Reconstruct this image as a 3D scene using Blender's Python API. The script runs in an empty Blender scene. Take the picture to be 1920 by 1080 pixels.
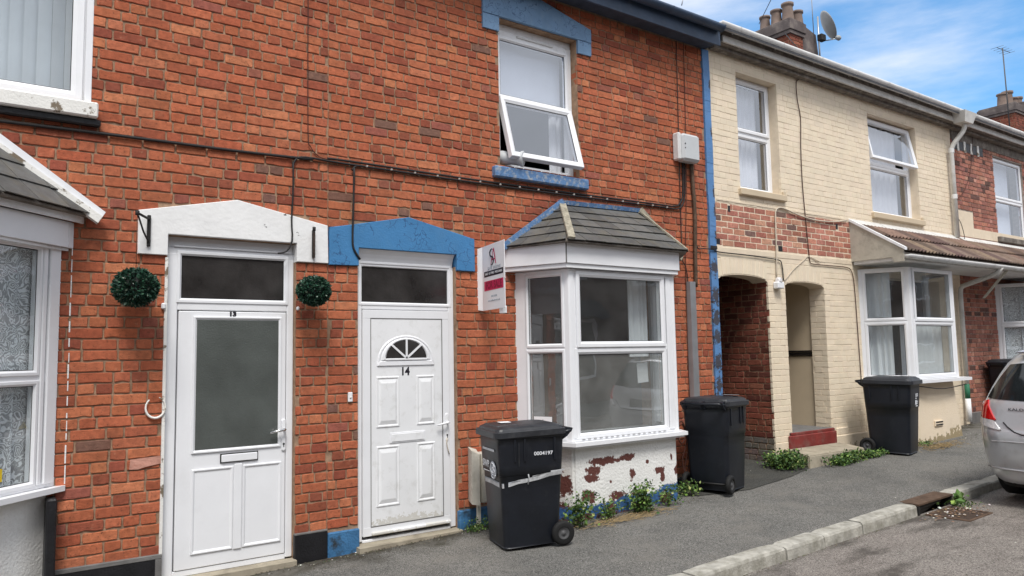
import bpy, bmesh, math, random
import numpy as np
from mathutils import Vector, Matrix
random.seed(7); rng = np.random.RandomState(7)
C = bpy.context.scene.collection
PI = math.pi

# ------------------------------------------------------------------ camera, sky, sun, exposure
scn = bpy.context.scene
cam = bpy.data.objects.new('camera', bpy.data.cameras.new('camera')); C.objects.link(cam)
CR = Vector((0.81326276, -0.58160669, -0.01836675)); CU = Vector((-0.0357859, -0.08149356, 0.99603121)); CF = Vector((0.58079518, 0.80937782, 0.08708899))
CAM = Vector((0, -6, 1.6))
mw = Matrix.Identity(4)
for i in range(3):
    mw[i][0] = CR[i]; mw[i][1] = CU[i]; mw[i][2] = -CF[i]; mw[i][3] = CAM[i]
cam.matrix_world = mw
cam.data.sensor_width = 36; cam.data.lens = 36 * 1415.77 / 1920
cam.data.clip_start = .05; cam.data.clip_end = 2000
scn.camera = cam
scn.render.resolution_x = 1024; scn.render.resolution_y = 576
scn.view_settings.view_transform = 'Standard'; scn.view_settings.look = 'None'
scn.view_settings.exposure = 0.78; scn.view_settings.gamma = 1
scn.view_settings.use_curve_mapping = False
SUN_EL, SUN_AZ = math.radians(58), math.radians(205)      # azimuth clockwise from +y
world = bpy.data.worlds.new('World'); scn.world = world; world.use_nodes = True
nt = world.node_tree; nt.nodes.clear()
def wn(t, **k):
    n = nt.nodes.new(t)
    for a, b in k.items(): setattr(n, a, b)
    return n
out = wn('ShaderNodeOutputWorld'); bg = wn('ShaderNodeBackground'); bg.inputs['Strength'].default_value = 0.105
sky = wn('ShaderNodeTexSky', sky_type='NISHITA', sun_disc=False, sun_elevation=SUN_EL, sun_rotation=SUN_AZ)
sky.air_density = 1.0; sky.dust_density = 2.0; sky.ozone_density = 2.5
tc = wn('ShaderNodeTexCoord'); mp = wn('ShaderNodeMapping'); mp.inputs['Scale'].default_value = (1.2, 1.2, 5.0)
mp.inputs['Location'].default_value = (3.1, .4, 1.35)
nz = wn('ShaderNodeTexNoise'); nz.inputs['Scale'].default_value = 1.6; nz.inputs['Detail'].default_value = 8; nz.inputs['Roughness'].default_value = .58
nt.links.new(tc.outputs['Generated'], mp.inputs['Vector']); nt.links.new(mp.outputs['Vector'], nz.inputs['Vector'])
# the break in the cloud lies over the far end of the street (towards +x +y)
dt = wn('ShaderNodeVectorMath', operation='DOT_PRODUCT'); dt.inputs[1].default_value = (.885, .33, .33)
nt.links.new(tc.outputs['Generated'], dt.inputs[0])
gap = wn('ShaderNodeMapRange'); gap.inputs['From Min'].default_value = .55; gap.inputs['From Max'].default_value = 1.0
gap.inputs['To Min'].default_value = .34; gap.inputs['To Max'].default_value = -.155
nt.links.new(dt.outputs['Value'], gap.inputs['Value'])
ad = wn('ShaderNodeMath', operation='ADD'); nt.links.new(nz.outputs['Fac'], ad.inputs[0]); nt.links.new(gap.outputs['Result'], ad.inputs[1])
sz = wn('ShaderNodeSeparateXYZ'); nt.links.new(tc.outputs['Generated'], sz.inputs[0])       # haze thickens towards the horizon
hz = wn('ShaderNodeMapRange'); hz.inputs['From Min'].default_value = .05; hz.inputs['From Max'].default_value = .42; hz.inputs['To Min'].default_value = .16; hz.inputs['To Max'].default_value = 0
nt.links.new(sz.outputs['Z'], hz.inputs['Value']); ad2 = wn('ShaderNodeMath', operation='ADD'); nt.links.new(ad.outputs[0], ad2.inputs[0]); nt.links.new(hz.outputs['Result'], ad2.inputs[1]); ad = ad2
cm = wn('ShaderNodeMapRange', interpolation_type='SMOOTHSTEP'); cm.inputs['From Min'].default_value = .30; cm.inputs['From Max'].default_value = .66
nt.links.new(ad.outputs[0], cm.inputs['Value'])
shade = wn('ShaderNodeMapRange'); shade.inputs['From Min'].default_value = .3; shade.inputs['From Max'].default_value = .75
shade.inputs['To Min'].default_value = 1.1; shade.inputs['To Max'].default_value = .85
nt.links.new(nz.outputs['Fac'], shade.inputs['Value'])
ccol = wn('ShaderNodeVectorMath', operation='SCALE'); ccol.inputs[0].default_value = (5.9, 6.2, 6.8)
nt.links.new(shade.outputs['Result'], ccol.inputs['Scale'])
mx = wn('ShaderNodeMix', data_type='RGBA'); nt.links.new(cm.outputs['Result'], mx.inputs['Factor'])
skg = wn('ShaderNodeVectorMath', operation='MULTIPLY'); skg.inputs[1].default_value = (.68, 1.14, 1.34)
nt.links.new(sky.outputs['Color'], skg.inputs[0])
nt.links.new(skg.outputs[0], mx.inputs[6]); nt.links.new(ccol.outputs[0], mx.inputs[7])
nt.links.new(mx.outputs[2], bg.inputs['Color']); nt.links.new(bg.outputs[0], out.inputs['Surface'])
sun = bpy.data.objects.new('sun', bpy.data.lights.new('sun', 'SUN')); C.objects.link(sun)
sun.data.energy = 2.0; sun.data.angle = math.radians(20); sun.data.color = (1, .965, .92)
sd = Vector((math.sin(SUN_AZ) * math.cos(SUN_EL), math.cos(SUN_AZ) * math.cos(SUN_EL), math.sin(SUN_EL)))
sun.rotation_euler = sd.to_track_quat('Z', 'Y').to_euler()

# ------------------------------------------------------------------ materials
def mat(name, col, rough=.6, var=.15, vs=6., bump=.15, bs=80., bdist=.002, spec=.3, attr=False, metal=0., grime=0., gcol=(.06, .055, .045), gs=3., glo=.52, ghi=.72, coat=0.):
    m = bpy.data.materials.new(name); m.use_nodes = True; t = m.node_tree; N = t.nodes; L = t.links
    b = N['Principled BSDF']; b.inputs['Roughness'].default_value = rough; b.inputs['Specular IOR Level'].default_value = spec
    b.inputs['Metallic'].default_value = metal; b.inputs['Coat Weight'].default_value = coat
    g = N.new('ShaderNodeNewGeometry'); n1 = N.new('ShaderNodeTexNoise'); n1.inputs['Scale'].default_value = vs; n1.inputs['Detail'].default_value = 7
    n1.inputs['Roughness'].default_value = .6
    L.new(g.outputs['Position'], n1.inputs['Vector'])
    r = N.new('ShaderNodeMapRange'); r.inputs['From Min'].default_value = .3; r.inputs['From Max'].default_value = .7
    r.inputs['To Min'].default_value = 1 - var; r.inputs['To Max'].default_value = 1 + var; L.new(n1.outputs['Fac'], r.inputs['Value'])
    s = N.new('ShaderNodeVectorMath'); s.operation = 'SCALE'; L.new(r.outputs['Result'], s.inputs['Scale'])
    if attr:
        a = N.new('ShaderNodeAttribute'); a.attribute_name = 'Col'; L.new(a.outputs['Color'], s.inputs[0])
    else: s.inputs[0].default_value = col
    res = s.outputs[0]
    if grime > 0:
        n2 = N.new('ShaderNodeTexNoise'); n2.inputs['Scale'].default_value = gs; n2.inputs['Detail'].default_value = 9; n2.inputs['Roughness'].default_value = .68
        L.new(g.outputs['Position'], n2.inputs['Vector'])
        q = N.new('ShaderNodeMapRange'); q.inputs['From Min'].default_value = glo; q.inputs['From Max'].default_value = ghi; q.inputs['To Max'].default_value = grime
        L.new(n2.outputs['Fac'], q.inputs['Value'])
        mx = N.new('ShaderNodeMix'); mx.data_type = 'RGBA'; L.new(q.outputs['Result'], mx.inputs['Factor']); L.new(res, mx.inputs[6]); mx.inputs[7].default_value = (*gcol, 1)
        res = mx.outputs[2]
    L.new(res, b.inputs['Base Color'])
    m['col_socket'] = 1
    if bump > 0:
        n3 = N.new('ShaderNodeTexNoise'); n3.inputs['Scale'].default_value = bs; n3.inputs['Detail'].default_value = 5; L.new(g.outputs['Position'], n3.inputs['Vector'])
        bp = N.new('ShaderNodeBump'); bp.inputs['Strength'].default_value = min(1, bump * 3); bp.inputs['Distance'].default_value = bdist
        L.new(n3.outputs['Fac'], bp.inputs['Height']); L.new(bp.outputs[0], b.inputs['Normal'])
    return m
def crackle(m, scale, col, width=.012, amount=.5):      # paint cracks: Voronoi edges broken up by noise
    t = m.node_tree; N = t.nodes; L = t.links; b = N['Principled BSDF']; src = b.inputs['Base Color'].links[0].from_socket
    g = N.new('ShaderNodeNewGeometry'); w = N.new('ShaderNodeTexNoise'); w.inputs['Scale'].default_value = scale * .8; w.inputs['Detail'].default_value = 3
    L.new(g.outputs['Position'], w.inputs['Vector'])
    va = N.new('ShaderNodeVectorMath'); va.operation = 'MULTIPLY_ADD'; va.inputs[1].default_value = (.25,) * 3; L.new(w.outputs['Color'], va.inputs[0]); L.new(g.outputs['Position'], va.inputs[2])
    v = N.new('ShaderNodeTexVoronoi'); v.feature = 'DISTANCE_TO_EDGE'; v.inputs['Scale'].default_value = scale; L.new(va.outputs[0], v.inputs['Vector'])
    l = N.new('ShaderNodeMath'); l.operation = 'LESS_THAN'; l.inputs[1].default_value = width * scale * .1; L.new(v.outputs['Distance'], l.inputs[0])
    n = N.new('ShaderNodeTexNoise'); n.inputs['Scale'].default_value = scale * .5; L.new(g.outputs['Position'], n.inputs['Vector'])
    h = N.new('ShaderNodeMath'); h.operation = 'GREATER_THAN'; h.inputs[1].default_value = 1 - amount; L.new(n.outputs['Fac'], h.inputs[0])
    k = N.new('ShaderNodeMath'); k.operation = 'MULTIPLY'; L.new(l.outputs[0], k.inputs[0]); L.new(h.outputs[0], k.inputs[1])
    mx = N.new('ShaderNodeMix'); mx.data_type = 'RGBA'; L.new(k.outputs[0], mx.inputs['Factor']); L.new(src, mx.inputs[6]); mx.inputs[7].default_value = (*col, 1)
    L.new(mx.outputs[2], b.inputs['Base Color'])
def blots(m, spots, col, noise=.55, ns=9., col2=None):   # flaked patches where old paint shows: noisy ellipses in wall coordinates (x, z, rx, rz)
    t = m.node_tree; N = t.nodes; L = t.links; b = N['Principled BSDF']; src = b.inputs['Base Color'].links[0].from_socket
    g = N.new('ShaderNodeNewGeometry'); n = N.new('ShaderNodeTexNoise'); n.inputs['Scale'].default_value = ns; n.inputs['Detail'].default_value = 8; n.inputs['Roughness'].default_value = .72
    L.new(g.outputs['Position'], n.inputs['Vector']); last = None
    for (x, z, rx, rz) in spots:
        s = N.new('ShaderNodeVectorMath'); s.operation = 'SUBTRACT'; s.inputs[1].default_value = (x, 0, z); L.new(g.outputs['Position'], s.inputs[0])
        u = N.new('ShaderNodeVectorMath'); u.operation = 'MULTIPLY'; u.inputs[1].default_value = (1 / rx, 0, 1 / rz); L.new(s.outputs[0], u.inputs[0])
        d = N.new('ShaderNodeVectorMath'); d.operation = 'LENGTH'; L.new(u.outputs[0], d.inputs[0])
        if last is None: last = d.outputs['Value']
        else:
            mn = N.new('ShaderNodeMath'); mn.operation = 'MINIMUM'; L.new(last, mn.inputs[0]); L.new(d.outputs['Value'], mn.inputs[1]); last = mn.outputs[0]
    c = N.new('ShaderNodeMath'); c.operation = 'MINIMUM'; c.inputs[1].default_value = 1.9; L.new(last, c.inputs[0])
    ma = N.new('ShaderNodeMath'); ma.operation = 'MULTIPLY_ADD'; ma.inputs[1].default_value = noise * 6; L.new(n.outputs['Fac'], ma.inputs[0]); L.new(c.outputs[0], ma.inputs[2])
    q = N.new('ShaderNodeMapRange'); q.inputs['From Min'].default_value = 1 + noise * 3 - .04; q.inputs['From Max'].default_value = 1 + noise * 3 + .04
    q.inputs['To Min'].default_value = 1; q.inputs['To Max'].default_value = 0; L.new(ma.outputs[0], q.inputs['Value'])
    mx = N.new('ShaderNodeMix'); mx.data_type = 'RGBA'; L.new(q.outputs['Result'], mx.inputs['Factor']); L.new(src, mx.inputs[6]); mx.inputs[7].default_value = (*col, 1)
    L.new(mx.outputs[2], b.inputs['Base Color'])
def glassmat(name, ior=1.75, tint=(.93, .95, .95), rough=0., bump=0.):
    m = bpy.data.materials.new(name); m.use_nodes = True; t = m.node_tree; N = t.nodes; L = t.links; N.remove(N['Principled BSDF'])
    o = N['Material Output']; f = N.new('ShaderNodeFresnel'); f.inputs['IOR'].default_value = ior
    tr = N.new('ShaderNodeBsdfTransparent'); tr.inputs['Color'].default_value = (*tint, 1)
    gl = N.new('ShaderNodeBsdfGlossy'); gl.inputs['Roughness'].default_value = rough; gl.inputs['Color'].default_value = (.95, .97, 1, 1)
    bk = N.new('ShaderNodeNewGeometry'); iv = N.new('ShaderNodeMath'); iv.operation = 'SUBTRACT'; iv.inputs[0].default_value = 1; L.new(bk.outputs['Backfacing'], iv.inputs[1]); mu = N.new('ShaderNodeMath'); mu.operation = 'MULTIPLY'; L.new(iv.outputs[0], mu.inputs[0]); L.new(f.outputs[0], mu.inputs[1])
    x = N.new('ShaderNodeMixShader'); L.new(mu.outputs[0], x.inputs[0]); L.new(tr.outputs[0], x.inputs[1]); L.new(gl.outputs[0], x.inputs[2]); L.new(x.outputs[0], o.inputs['Surface'])
    g = N.new('ShaderNodeNewGeometry'); n = N.new('ShaderNodeTexNoise'); n.inputs['Scale'].default_value = 2.2 if bump <= .01 else 55; L.new(g.outputs['Position'], n.inputs['Vector'])
    b = N.new('ShaderNodeBump'); b.inputs['Strength'].default_value = .5; b.inputs['Distance'].default_value = max(bump, .0035) if bump <= .01 else .002
    L.new(n.outputs['Fac'], b.inputs['Height']); L.new(b.outputs[0], gl.inputs['Normal']); L.new(b.outputs[0], f.inputs['Normal'])
    return m
def lacemat(name):
    m = bpy.data.materials.new(name); m.use_nodes = True; t = m.node_tree; N = t.nodes; L = t.links; b = N['Principled BSDF']
    b.inputs['Base Color'].default_value = (.90, .91, .94, 1); b.inputs['Roughness'].default_value = .9
    g = N.new('ShaderNodeNewGeometry'); n = N.new('ShaderNodeTexNoise'); n.inputs['Scale'].default_value = 9; n.inputs['Detail'].default_value = 1.5; L.new(g.outputs['Position'], n.inputs['Vector'])
    va = N.new('ShaderNodeVectorMath'); va.operation = 'MULTIPLY_ADD'; va.inputs[1].default_value = (.22,) * 3; L.new(n.outputs['Color'], va.inputs[0]); L.new(g.outputs['Position'], va.inputs[2])
    v = N.new('ShaderNodeTexVoronoi'); v.inputs['Scale'].default_value = 15; L.new(va.outputs[0], v.inputs['Vector'])
    s = N.new('ShaderNodeMath'); s.operation = 'SINE'; k = N.new('ShaderNodeMath'); k.operation = 'MULTIPLY'; k.inputs[1].default_value = 24; L.new(v.outputs['Distance'], k.inputs[0]); L.new(k.outputs[0], s.inputs[0])
    q = N.new('ShaderNodeMapRange'); q.inputs['From Min'].default_value = -.2; q.inputs['From Max'].default_value = .5; q.inputs['To Min'].default_value = .42; q.inputs['To Max'].default_value = 1.0
    L.new(s.outputs[0], q.inputs['Value']); L.new(q.outputs['Result'], b.inputs['Alpha'])
    return m
M = {}
M['brick'] = mat('brick_red', (1, 1, 1), .85, .24, 26, .5, 130, .005, .2, attr=True, grime=.62, gcol=(.13, .045, .030), gs=2.6, glo=.50, ghi=.78)
def specks(m, scale, lo, hi, k, col):      # small pits, soot spots, scuffs
    t = m.node_tree; N = t.nodes; L = t.links; b = N['Principled BSDF']; src = b.inputs['Base Color'].links[0].from_socket
    g = N.new('ShaderNodeNewGeometry'); n = N.new('ShaderNodeTexNoise'); n.inputs['Scale'].default_value = scale; n.inputs['Detail'].default_value = 4; n.inputs['Roughness'].default_value = .7
    L.new(g.outputs['Position'], n.inputs['Vector']); q = N.new('ShaderNodeMapRange'); q.inputs['From Min'].default_value = lo; q.inputs['From Max'].default_value = hi; q.inputs['To Max'].default_value = k; L.new(n.outputs['Fac'], q.inputs['Value'])
    x = N.new('ShaderNodeMix'); x.data_type = 'RGBA'; L.new(q.outputs['Result'], x.inputs['Factor']); L.new(src, x.inputs[6]); x.inputs[7].default_value = (*col, 1); L.new(x.outputs[2], b.inputs['Base Color'])
specks(M['brick'], 48, .58, .68, .75, (.075, .030, .022)); specks(M['brick'], 17, .60, .72, .5, (.50, .26, .16)); specks(M['brick'], .9, .54, .74, .25, (.17, .06, .038))
M['mortar'] = mat('mortar_tan', (.34, .225, .15), .95, .3, 14, .4, 150, .004, .1, grime=.6, gcol=(.10, .075, .055), gs=5)
M['mortar_far'] = mat('mortar_far', (.34, .29, .25), .95, .3, 14, .4, 150, .003, .1)
M['cream'] = mat('cream_paint', (.74, .60, .385), .6, .06, 5, .3, 120, .002, .3, attr=True, grime=.25, gcol=(.46, .38, .27), gs=4, glo=.58, ghi=.85)
M['cream_flat'] = mat('cream_render', (.72, .61, .465), .7, .06, 5, .3, 90, .003, .25, grime=.35, gcol=(.36, .28, .17), gs=2.6)
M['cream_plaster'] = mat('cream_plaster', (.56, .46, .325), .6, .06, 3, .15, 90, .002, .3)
M['white'] = mat('white_upvc', (.80, .81, .83), .32, .03, 3, .0, spec=.45, grime=.12, gcol=(.5, .5, .48), gs=5)
M['white_dirty'] = mat('white_upvc_dirty', (.80, .81, .82), .38, .04, 3, .0, spec=.45, grime=.35, gcol=(.42, .41, .37), gs=9)
M['whitep'] = mat('white_masonry_paint', (.80, .80, .79), .6, .05, 4, .5, 45, .006, .3, grime=.3, gcol=(.5, .48, .43), gs=6)
M['whitep_chip'] = mat('white_lintel_paint', (.80, .80, .79), .6, .05, 4, .3, 30, .003, .3, grime=.95, gcol=(.03, .028, .025), gs=11, glo=.655, ghi=.668)
M['render_white'] = mat('white_render', (.80, .79, .76), .75, .06, 3, .6, 55, .006, .25, grime=.35, gcol=(.45, .42, .36), gs=4)
M['blue'] = mat('blue_paint', (.055, .20, .41), .5, .10, 4, .35, 70, .003, .35, grime=.3, gcol=(.10, .22, .36), gs=5)
crackle(M['blue'], 9., (.035, .11, .24), .028, .50)
M['blue_pale'] = mat('blue_paint_weathered', (.15, .26, .41), .55, .12, 5, .4, 70, .003, .3, grime=.5, gcol=(.24, .33, .43), gs=9)
crackle(M['blue_pale'], 10., (.085, .15, .26), .028, .5)
M['blue_flaky'] = mat('blue_paint_flaking', (.10, .20, .38), .55, .25, 12, .6, 60, .006, .3, grime=.9, gcol=(.34, .37, .40), gs=26, glo=.50, ghi=.60)
M['blue_dirty'] = mat('blue_paint_dirty', (.05, .16, .32), .6, .3, 8, .6, 60, .006, .3, grime=.9, gcol=(.03, .03, .025), gs=6, glo=.5, ghi=.62)
M['blackp'] = mat('black_bitumen_paint', (.012, .012, .014), .45, .3, 8, .4, 60, .004, .4)
M['grey_cement'] = mat('grey_cement', (.16, .155, .15), .9, .2, 8, .4, 90, .003, .2)
M['step_stone'] = mat('step_stone', (.34, .30, .23), .9, .2, 6, .5, 90, .004, .2, grime=.6, gcol=(.12, .10, .075), gs=7)
M['slate'] = mat('slate', (1, 1, 1), .55, .2, 12, .35, 60, .002, .4, attr=True, grime=.45, gcol=(.17, .145, .085), gs=8, glo=.47, ghi=.72)
M['tile'] = mat('roof_tile', (1, 1, 1), .8, .25, 14, .3, 90, .002, .2, attr=True, grime=.6, gcol=(.36, .30, .25), gs=10, glo=.62, ghi=.8)
M['lichen'] = mat('lichen_board', (.34, .31, .24), .9, .35, 18, .5, 80, .004, .2, grime=.8, gcol=(.10, .09, .06), gs=14)
M['paint_chipped'] = mat('white_paint_chipped', (.78, .77, .73), .6, .05, 5, .4, 60, .003, .3, grime=.95, gcol=(.16, .12, .075), gs=8, glo=.555, ghi=.60)
M['gasket'] = mat('gasket', (.012, .012, .013), .5, 0, bump=0)
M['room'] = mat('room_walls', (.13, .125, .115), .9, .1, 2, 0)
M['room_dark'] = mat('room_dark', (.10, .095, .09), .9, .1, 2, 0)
blots(M['white_dirty'], [(3.15, .17, .34, .045), (2.85, .10, .2, .03), (3.45, .13, .14, .05)], (.62, .61, .57), noise=.9, ns=26)
M['glass'] = glassmat('window_glass', 1.85)
M['glass_grey_reflect'] = glassmat('grey_reflection_glass', 2.5)
def diffuse_mix(m, k, c):
    t = m.node_tree; N = t.nodes; L = t.links; o = N['Material Output']; src = o.inputs['Surface'].links[0].from_socket
    d = N.new('ShaderNodeBsdfDiffuse'); d.inputs['Color'].default_value = (*c, 1); g = N.new('ShaderNodeNewGeometry'); n = N.new('ShaderNodeTexNoise'); n.inputs['Scale'].default_value = 3; n.inputs['Detail'].default_value = 6
    L.new(g.outputs['Position'], n.inputs['Vector']); q = N.new('ShaderNodeMapRange'); q.inputs['From Min'].default_value = .3; q.inputs['From Max'].default_value = .7; q.inputs['To Min'].default_value = k * .6; q.inputs['To Max'].default_value = k * 1.4
    L.new(n.outputs['Fac'], q.inputs['Value']); x = N.new('ShaderNodeMixShader'); L.new(q.outputs['Result'], x.inputs[0]); L.new(src, x.inputs[1]); L.new(d.outputs[0], x.inputs[2]); L.new(x.outputs[0], o.inputs['Surface'])
diffuse_mix(M['glass_grey_reflect'], .11, (.62, .63, .60)); diffuse_mix(M['glass'], .03, (.6, .6, .6))  # pale diffuse in the lower panes stands in for their grey reflection
M['glass_up'] = glassmat('window_glass_upper', 3.1, (.92, .93, .95))
M['glass_obscure'] = mat('obscured_glass', (.085, .095, .089), .2, .2, 3, .5, 75, .003, .6)
M['glass_dark'] = mat('dark_textured_glass', (.035, .033, .032), .14, .5, 3, .35, 60, .0015, .7)
M['lace'] = lacemat('lace')
M['curtain'] = mat('curtain_cloth', (.80, .81, .83), .9, .06, 3, 0)
M['blind'] = mat('blind_cloth', (.72, .76, .82), .9, .06, 3, 0)
M['soffit'] = mat('weathered_timber', (.17, .15, .13), .9, .4, 9, .5, 60, .004, .1, grime=.7, gcol=(.40, .37, .33), gs=7)
M['gutter_grey'] = mat('grey_gutter_plastic', (.66, .66, .65), .45, .1, 5, .0, grime=.3, gcol=(.24, .235, .22), gs=8)
M['gutter_blue'] = mat('slate_blue_gutter', (.045, .07, .115), .5, .2, 5, .0, grime=.4, gcol=(.12, .14, .17), gs=8)
M['soffit_blue'] = mat('slate_blue_soffit', (.055, .07, .10), .8, .3, 8, .3, 60, .003, .2)
M['pvc_pipe'] = mat('grey_downpipe', (.60, .59, .56), .5, .12, 6, .0, grime=.35, gcol=(.28, .26, .21), gs=10)
M['cable'] = mat('black_cable', (.022, .020, .020), .6, 0, bump=0)
M['cable_brown'] = mat('brown_cable', (.07, .028, .02), .6, .2, bump=0)
M['cable_white'] = mat('white_cable', (.55, .48, .38), .6, .1, bump=0)
M['clip'] = mat('cable_clip', (.42, .40, .37), .6, .1, bump=0)
M['bin'] = mat('bin_plastic', (.0075, .0095, .0145), .42, .25, 7, .12, 260, .001, .45, grime=.3, gcol=(.05, .052, .055), gs=11, glo=.55, ghi=.8)
M['bin_lid'] = mat('bin_lid_plastic', (.024, .026, .031), .45, .25, 7, .12, 260, .001, .45, grime=.4, gcol=(.085, .085, .085), gs=9)
M['rubber'] = mat('rubber', (.012, .012, .012), .75, .2, bump=0)
M['hub'] = mat('grey_plastic_hub', (.085, .085, .088), .5, .1, bump=0)
M['tape'] = mat('silver_tape', (.46, .47, .48), .4, .25, 18, .5, 60, .004, .5, grime=.5, gcol=(.2, .2, .2), gs=20)
M['white_print'] = mat('white_print', (.75, .77, .8), .6, .05, bump=0)
M['grey_print'] = mat('grey_print', (.35, .38, .42), .6, .1, bump=0)
M['black_print'] = mat('black_print', (.015, .013, .02), .5, 0, bump=0)
M['crimson'] = mat('crimson_print', (.56, .02, .10), .5, .03, bump=0)
M['crimson_dark'] = mat('crimson_dark_print', (.25, .006, .04), .5, .03, bump=0)
M['yellow'] = mat('yellow_print', (.75, .55, .02), .5, .03, bump=0)
M['metal'] = mat('galvanised_metal', (.42, .43, .44), .4, .12, 6, 0, metal=.7)
M['chrome'] = mat('bright_metal', (.7, .7, .7), .2, .02, 6, 0, metal=1)
M['iron'] = mat('dark_iron', (.025, .024, .023), .7, .3, 20, .3, 90, .002)
M['rust'] = mat('rusty_iron', (.10, .065, .045), .85, .35, 14, .5, 70, .004, .2, grime=.5, gcol=(.05, .035, .025), gs=10)
M['plasticbox'] = mat('grey_white_box', (.52, .54, .55), .45, .04, 5, 0, grime=.25, gcol=(.33, .33, .32), gs=9)
M['meter'] = mat('weathered_white_box', (.56, .53, .46), .7, .1, 9, .3, 60, .003, .2, grime=.6, gcol=(.30, .27, .21), gs=10)
M['redp'] = mat('red_step_paint', (.19, .032, .028), .6, .2, 8, .3, 60, .003, .3, grime=.7, gcol=(.20, .13, .11), gs=7, glo=.46)
M['tileblack'] = mat('black_border_tile', (.012, .01, .01), .25, .1, bump=0, spec=.5)
M['leaf'] = mat('leaves', (1, 1, 1), .55, .25, 20, 0, spec=.35, attr=True)
M['straw'] = mat('dry_straw', (.34, .25, .13), .9, .3, 20, 0)
M['debris'] = mat('debris', (1, 1, 1), .9, .2, 20, 0, attr=True)
M['kerb'] = mat('kerb_concrete', (.40, .385, .34), .9, .25, 11, .7, 60, .006, .2, grime=.75, gcol=(.15, .14, .105), gs=7, glo=.44, ghi=.70)
M['terracotta'] = mat('chimney_pot_clay', (.20, .15, .125), .9, .2, 6, .3, 60, .003, .2, grime=.5, gcol=(.16, .13, .12), gs=5)
M['sooty'] = mat('sooty_render', (.13, .11, .105), .9, .35, 3, .4, 40, .006, .1, grime=.6, gcol=(.30, .26, .22), gs=3)
M['dish'] = mat('dish_grey', (.33, .34, .34), .5, .1, 6, 0)
M['car'] = mat('silver_car_paint', (.55, .56, .58), .28, .02, 3, 0, metal=.5, coat=1., spec=.5, grime=.2, gcol=(.2, .19, .17), gs=12)
M['car_red'] = mat('red_car_paint', (.45, .03, .03), .3, .02, 3, 0, coat=.8, spec=.5)
M['car_glass'] = mat('car_glass', (.012, .014, .015), .06, .3, 3, 0, spec=.7)
M['lamp_red'] = mat('lamp_red', (.52, .008, .008), .12, .1, 30, .0, spec=.6, coat=.8)
M['lamp_clear'] = mat('lamp_clear', (.62, .60, .60), .12, .25, 30, .0, spec=.6, coat=.8)
M['car_black'] = mat('car_black_plastic', (.01, .01, .01), .6, .1, bump=0)
M['roofslate'] = mat('roof_slate_plain', (.07, .072, .08), .7, .25, 5, .3, 40, .004)
M['paper'] = mat('paper', (.84, .84, .85), .8, .04, bump=0)

def ground_mat(name, col, col2, speck, scale2=1.2, stain=None, wallgrime=False):
    m = mat(name, col, .93, .16, 3.0, .55, 240, .005, .15, grime=.8, gcol=col2, gs=scale2, glo=.42, ghi=.70)
    t = m.node_tree; N = t.nodes; L = t.links; b = N['Principled BSDF']; src = b.inputs['Base Color'].links[0].from_socket
    g = N.new('ShaderNodeNewGeometry'); v = N.new('ShaderNodeTexVoronoi'); v.inputs['Scale'].default_value = 150; L.new(g.outputs['Position'], v.inputs['Vector'])
    bw = N.new('ShaderNodeRGBToBW'); L.new(v.outputs['Color'], bw.inputs[0])
    q = N.new('ShaderNodeMapRange'); q.inputs['From Min'].default_value = .15; q.inputs['From Max'].default_value = .9; q.inputs['To Min'].default_value = 1 - speck; q.inputs['To Max'].default_value = 1 + speck * 1.3
    L.new(bw.outputs[0], q.inputs['Value']); s = N.new('ShaderNodeVectorMath'); s.operation = 'SCALE'; L.new(src, s.inputs[0]); L.new(q.outputs['Result'], s.inputs['Scale']); res = s.outputs[0]
    if stain:
        n = N.new('ShaderNodeTexNoise'); n.inputs['Scale'].default_value = 2.3; n.inputs['Detail'].default_value = 6; n.inputs['Roughness'].default_value = .65
        mp = N.new('ShaderNodeMapping'); mp.inputs['Scale'].default_value = (.45, 1.3, 1); L.new(g.outputs['Position'], mp.inputs['Vector']); L.new(mp.outputs[0], n.inputs['Vector'])
        r = N.new('ShaderNodeMapRange'); r.inputs['From Min'].default_value = .50; r.inputs['From Max'].default_value = .64; r.inputs['To Max'].default_value = .85; L.new(n.outputs['Fac'], r.inputs['Value'])
        x = N.new('ShaderNodeMix'); x.data_type = 'RGBA'; L.new(r.outputs['Result'], x.inputs['Factor']); L.new(res, x.inputs[6]); x.inputs[7].default_value = (*stain, 1); res = x.outputs[2]
    if wallgrime:      # soil and moss washed against the foot of the houses
        sx = N.new('ShaderNodeSeparateXYZ'); L.new(g.outputs['Position'], sx.inputs[0])
        n = N.new('ShaderNodeTexNoise'); n.inputs['Scale'].default_value = 3.2; n.inputs['Detail'].default_value = 8; n.inputs['Roughness'].default_value = .7; L.new(g.outputs['Position'], n.inputs['Vector'])
        a = N.new('ShaderNodeMath'); a.operation = 'MULTIPLY_ADD'; a.inputs[1].default_value = 1.5; L.new(n.outputs['Fac'], a.inputs[0]); L.new(sx.outputs['Y'], a.inputs[2])
        r = N.new('ShaderNodeMapRange'); r.inputs['From Min'].default_value = .38; r.inputs['From Max'].default_value = .72; r.inputs['To Max'].default_value = .85; L.new(a.outputs[0], r.inputs['Value'])
        x = N.new('ShaderNodeMix'); x.data_type = 'RGBA'; L.new(r.outputs['Result'], x.inputs['Factor']); L.new(res, x.inputs[6]); x.inputs[7].default_value = (.045, .040, .028, 1); res = x.outputs[2]
    L.new(res, b.inputs['Base Color'])
    return m
M['pavement'] = ground_mat('pavement_asphalt', (.130, .127, .118), (.180, .172, .156), .55, .9, wallgrime=True)
M['road'] = ground_mat('road_asphalt', (.185, .165, .148), (.23, .212, .19), .55, .8, stain=(.07, .062, .055))
M['patch'] = ground_mat('old_asphalt', (.060, .060, .055), (.085, .08, .068), .4, 2.)

specks(M['pavement'], 1.7, .50, .66, .5, (.19, .178, .158)); specks(M['pavement'], 6., .60, .72, .5, (.07, .066, .058))
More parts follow.
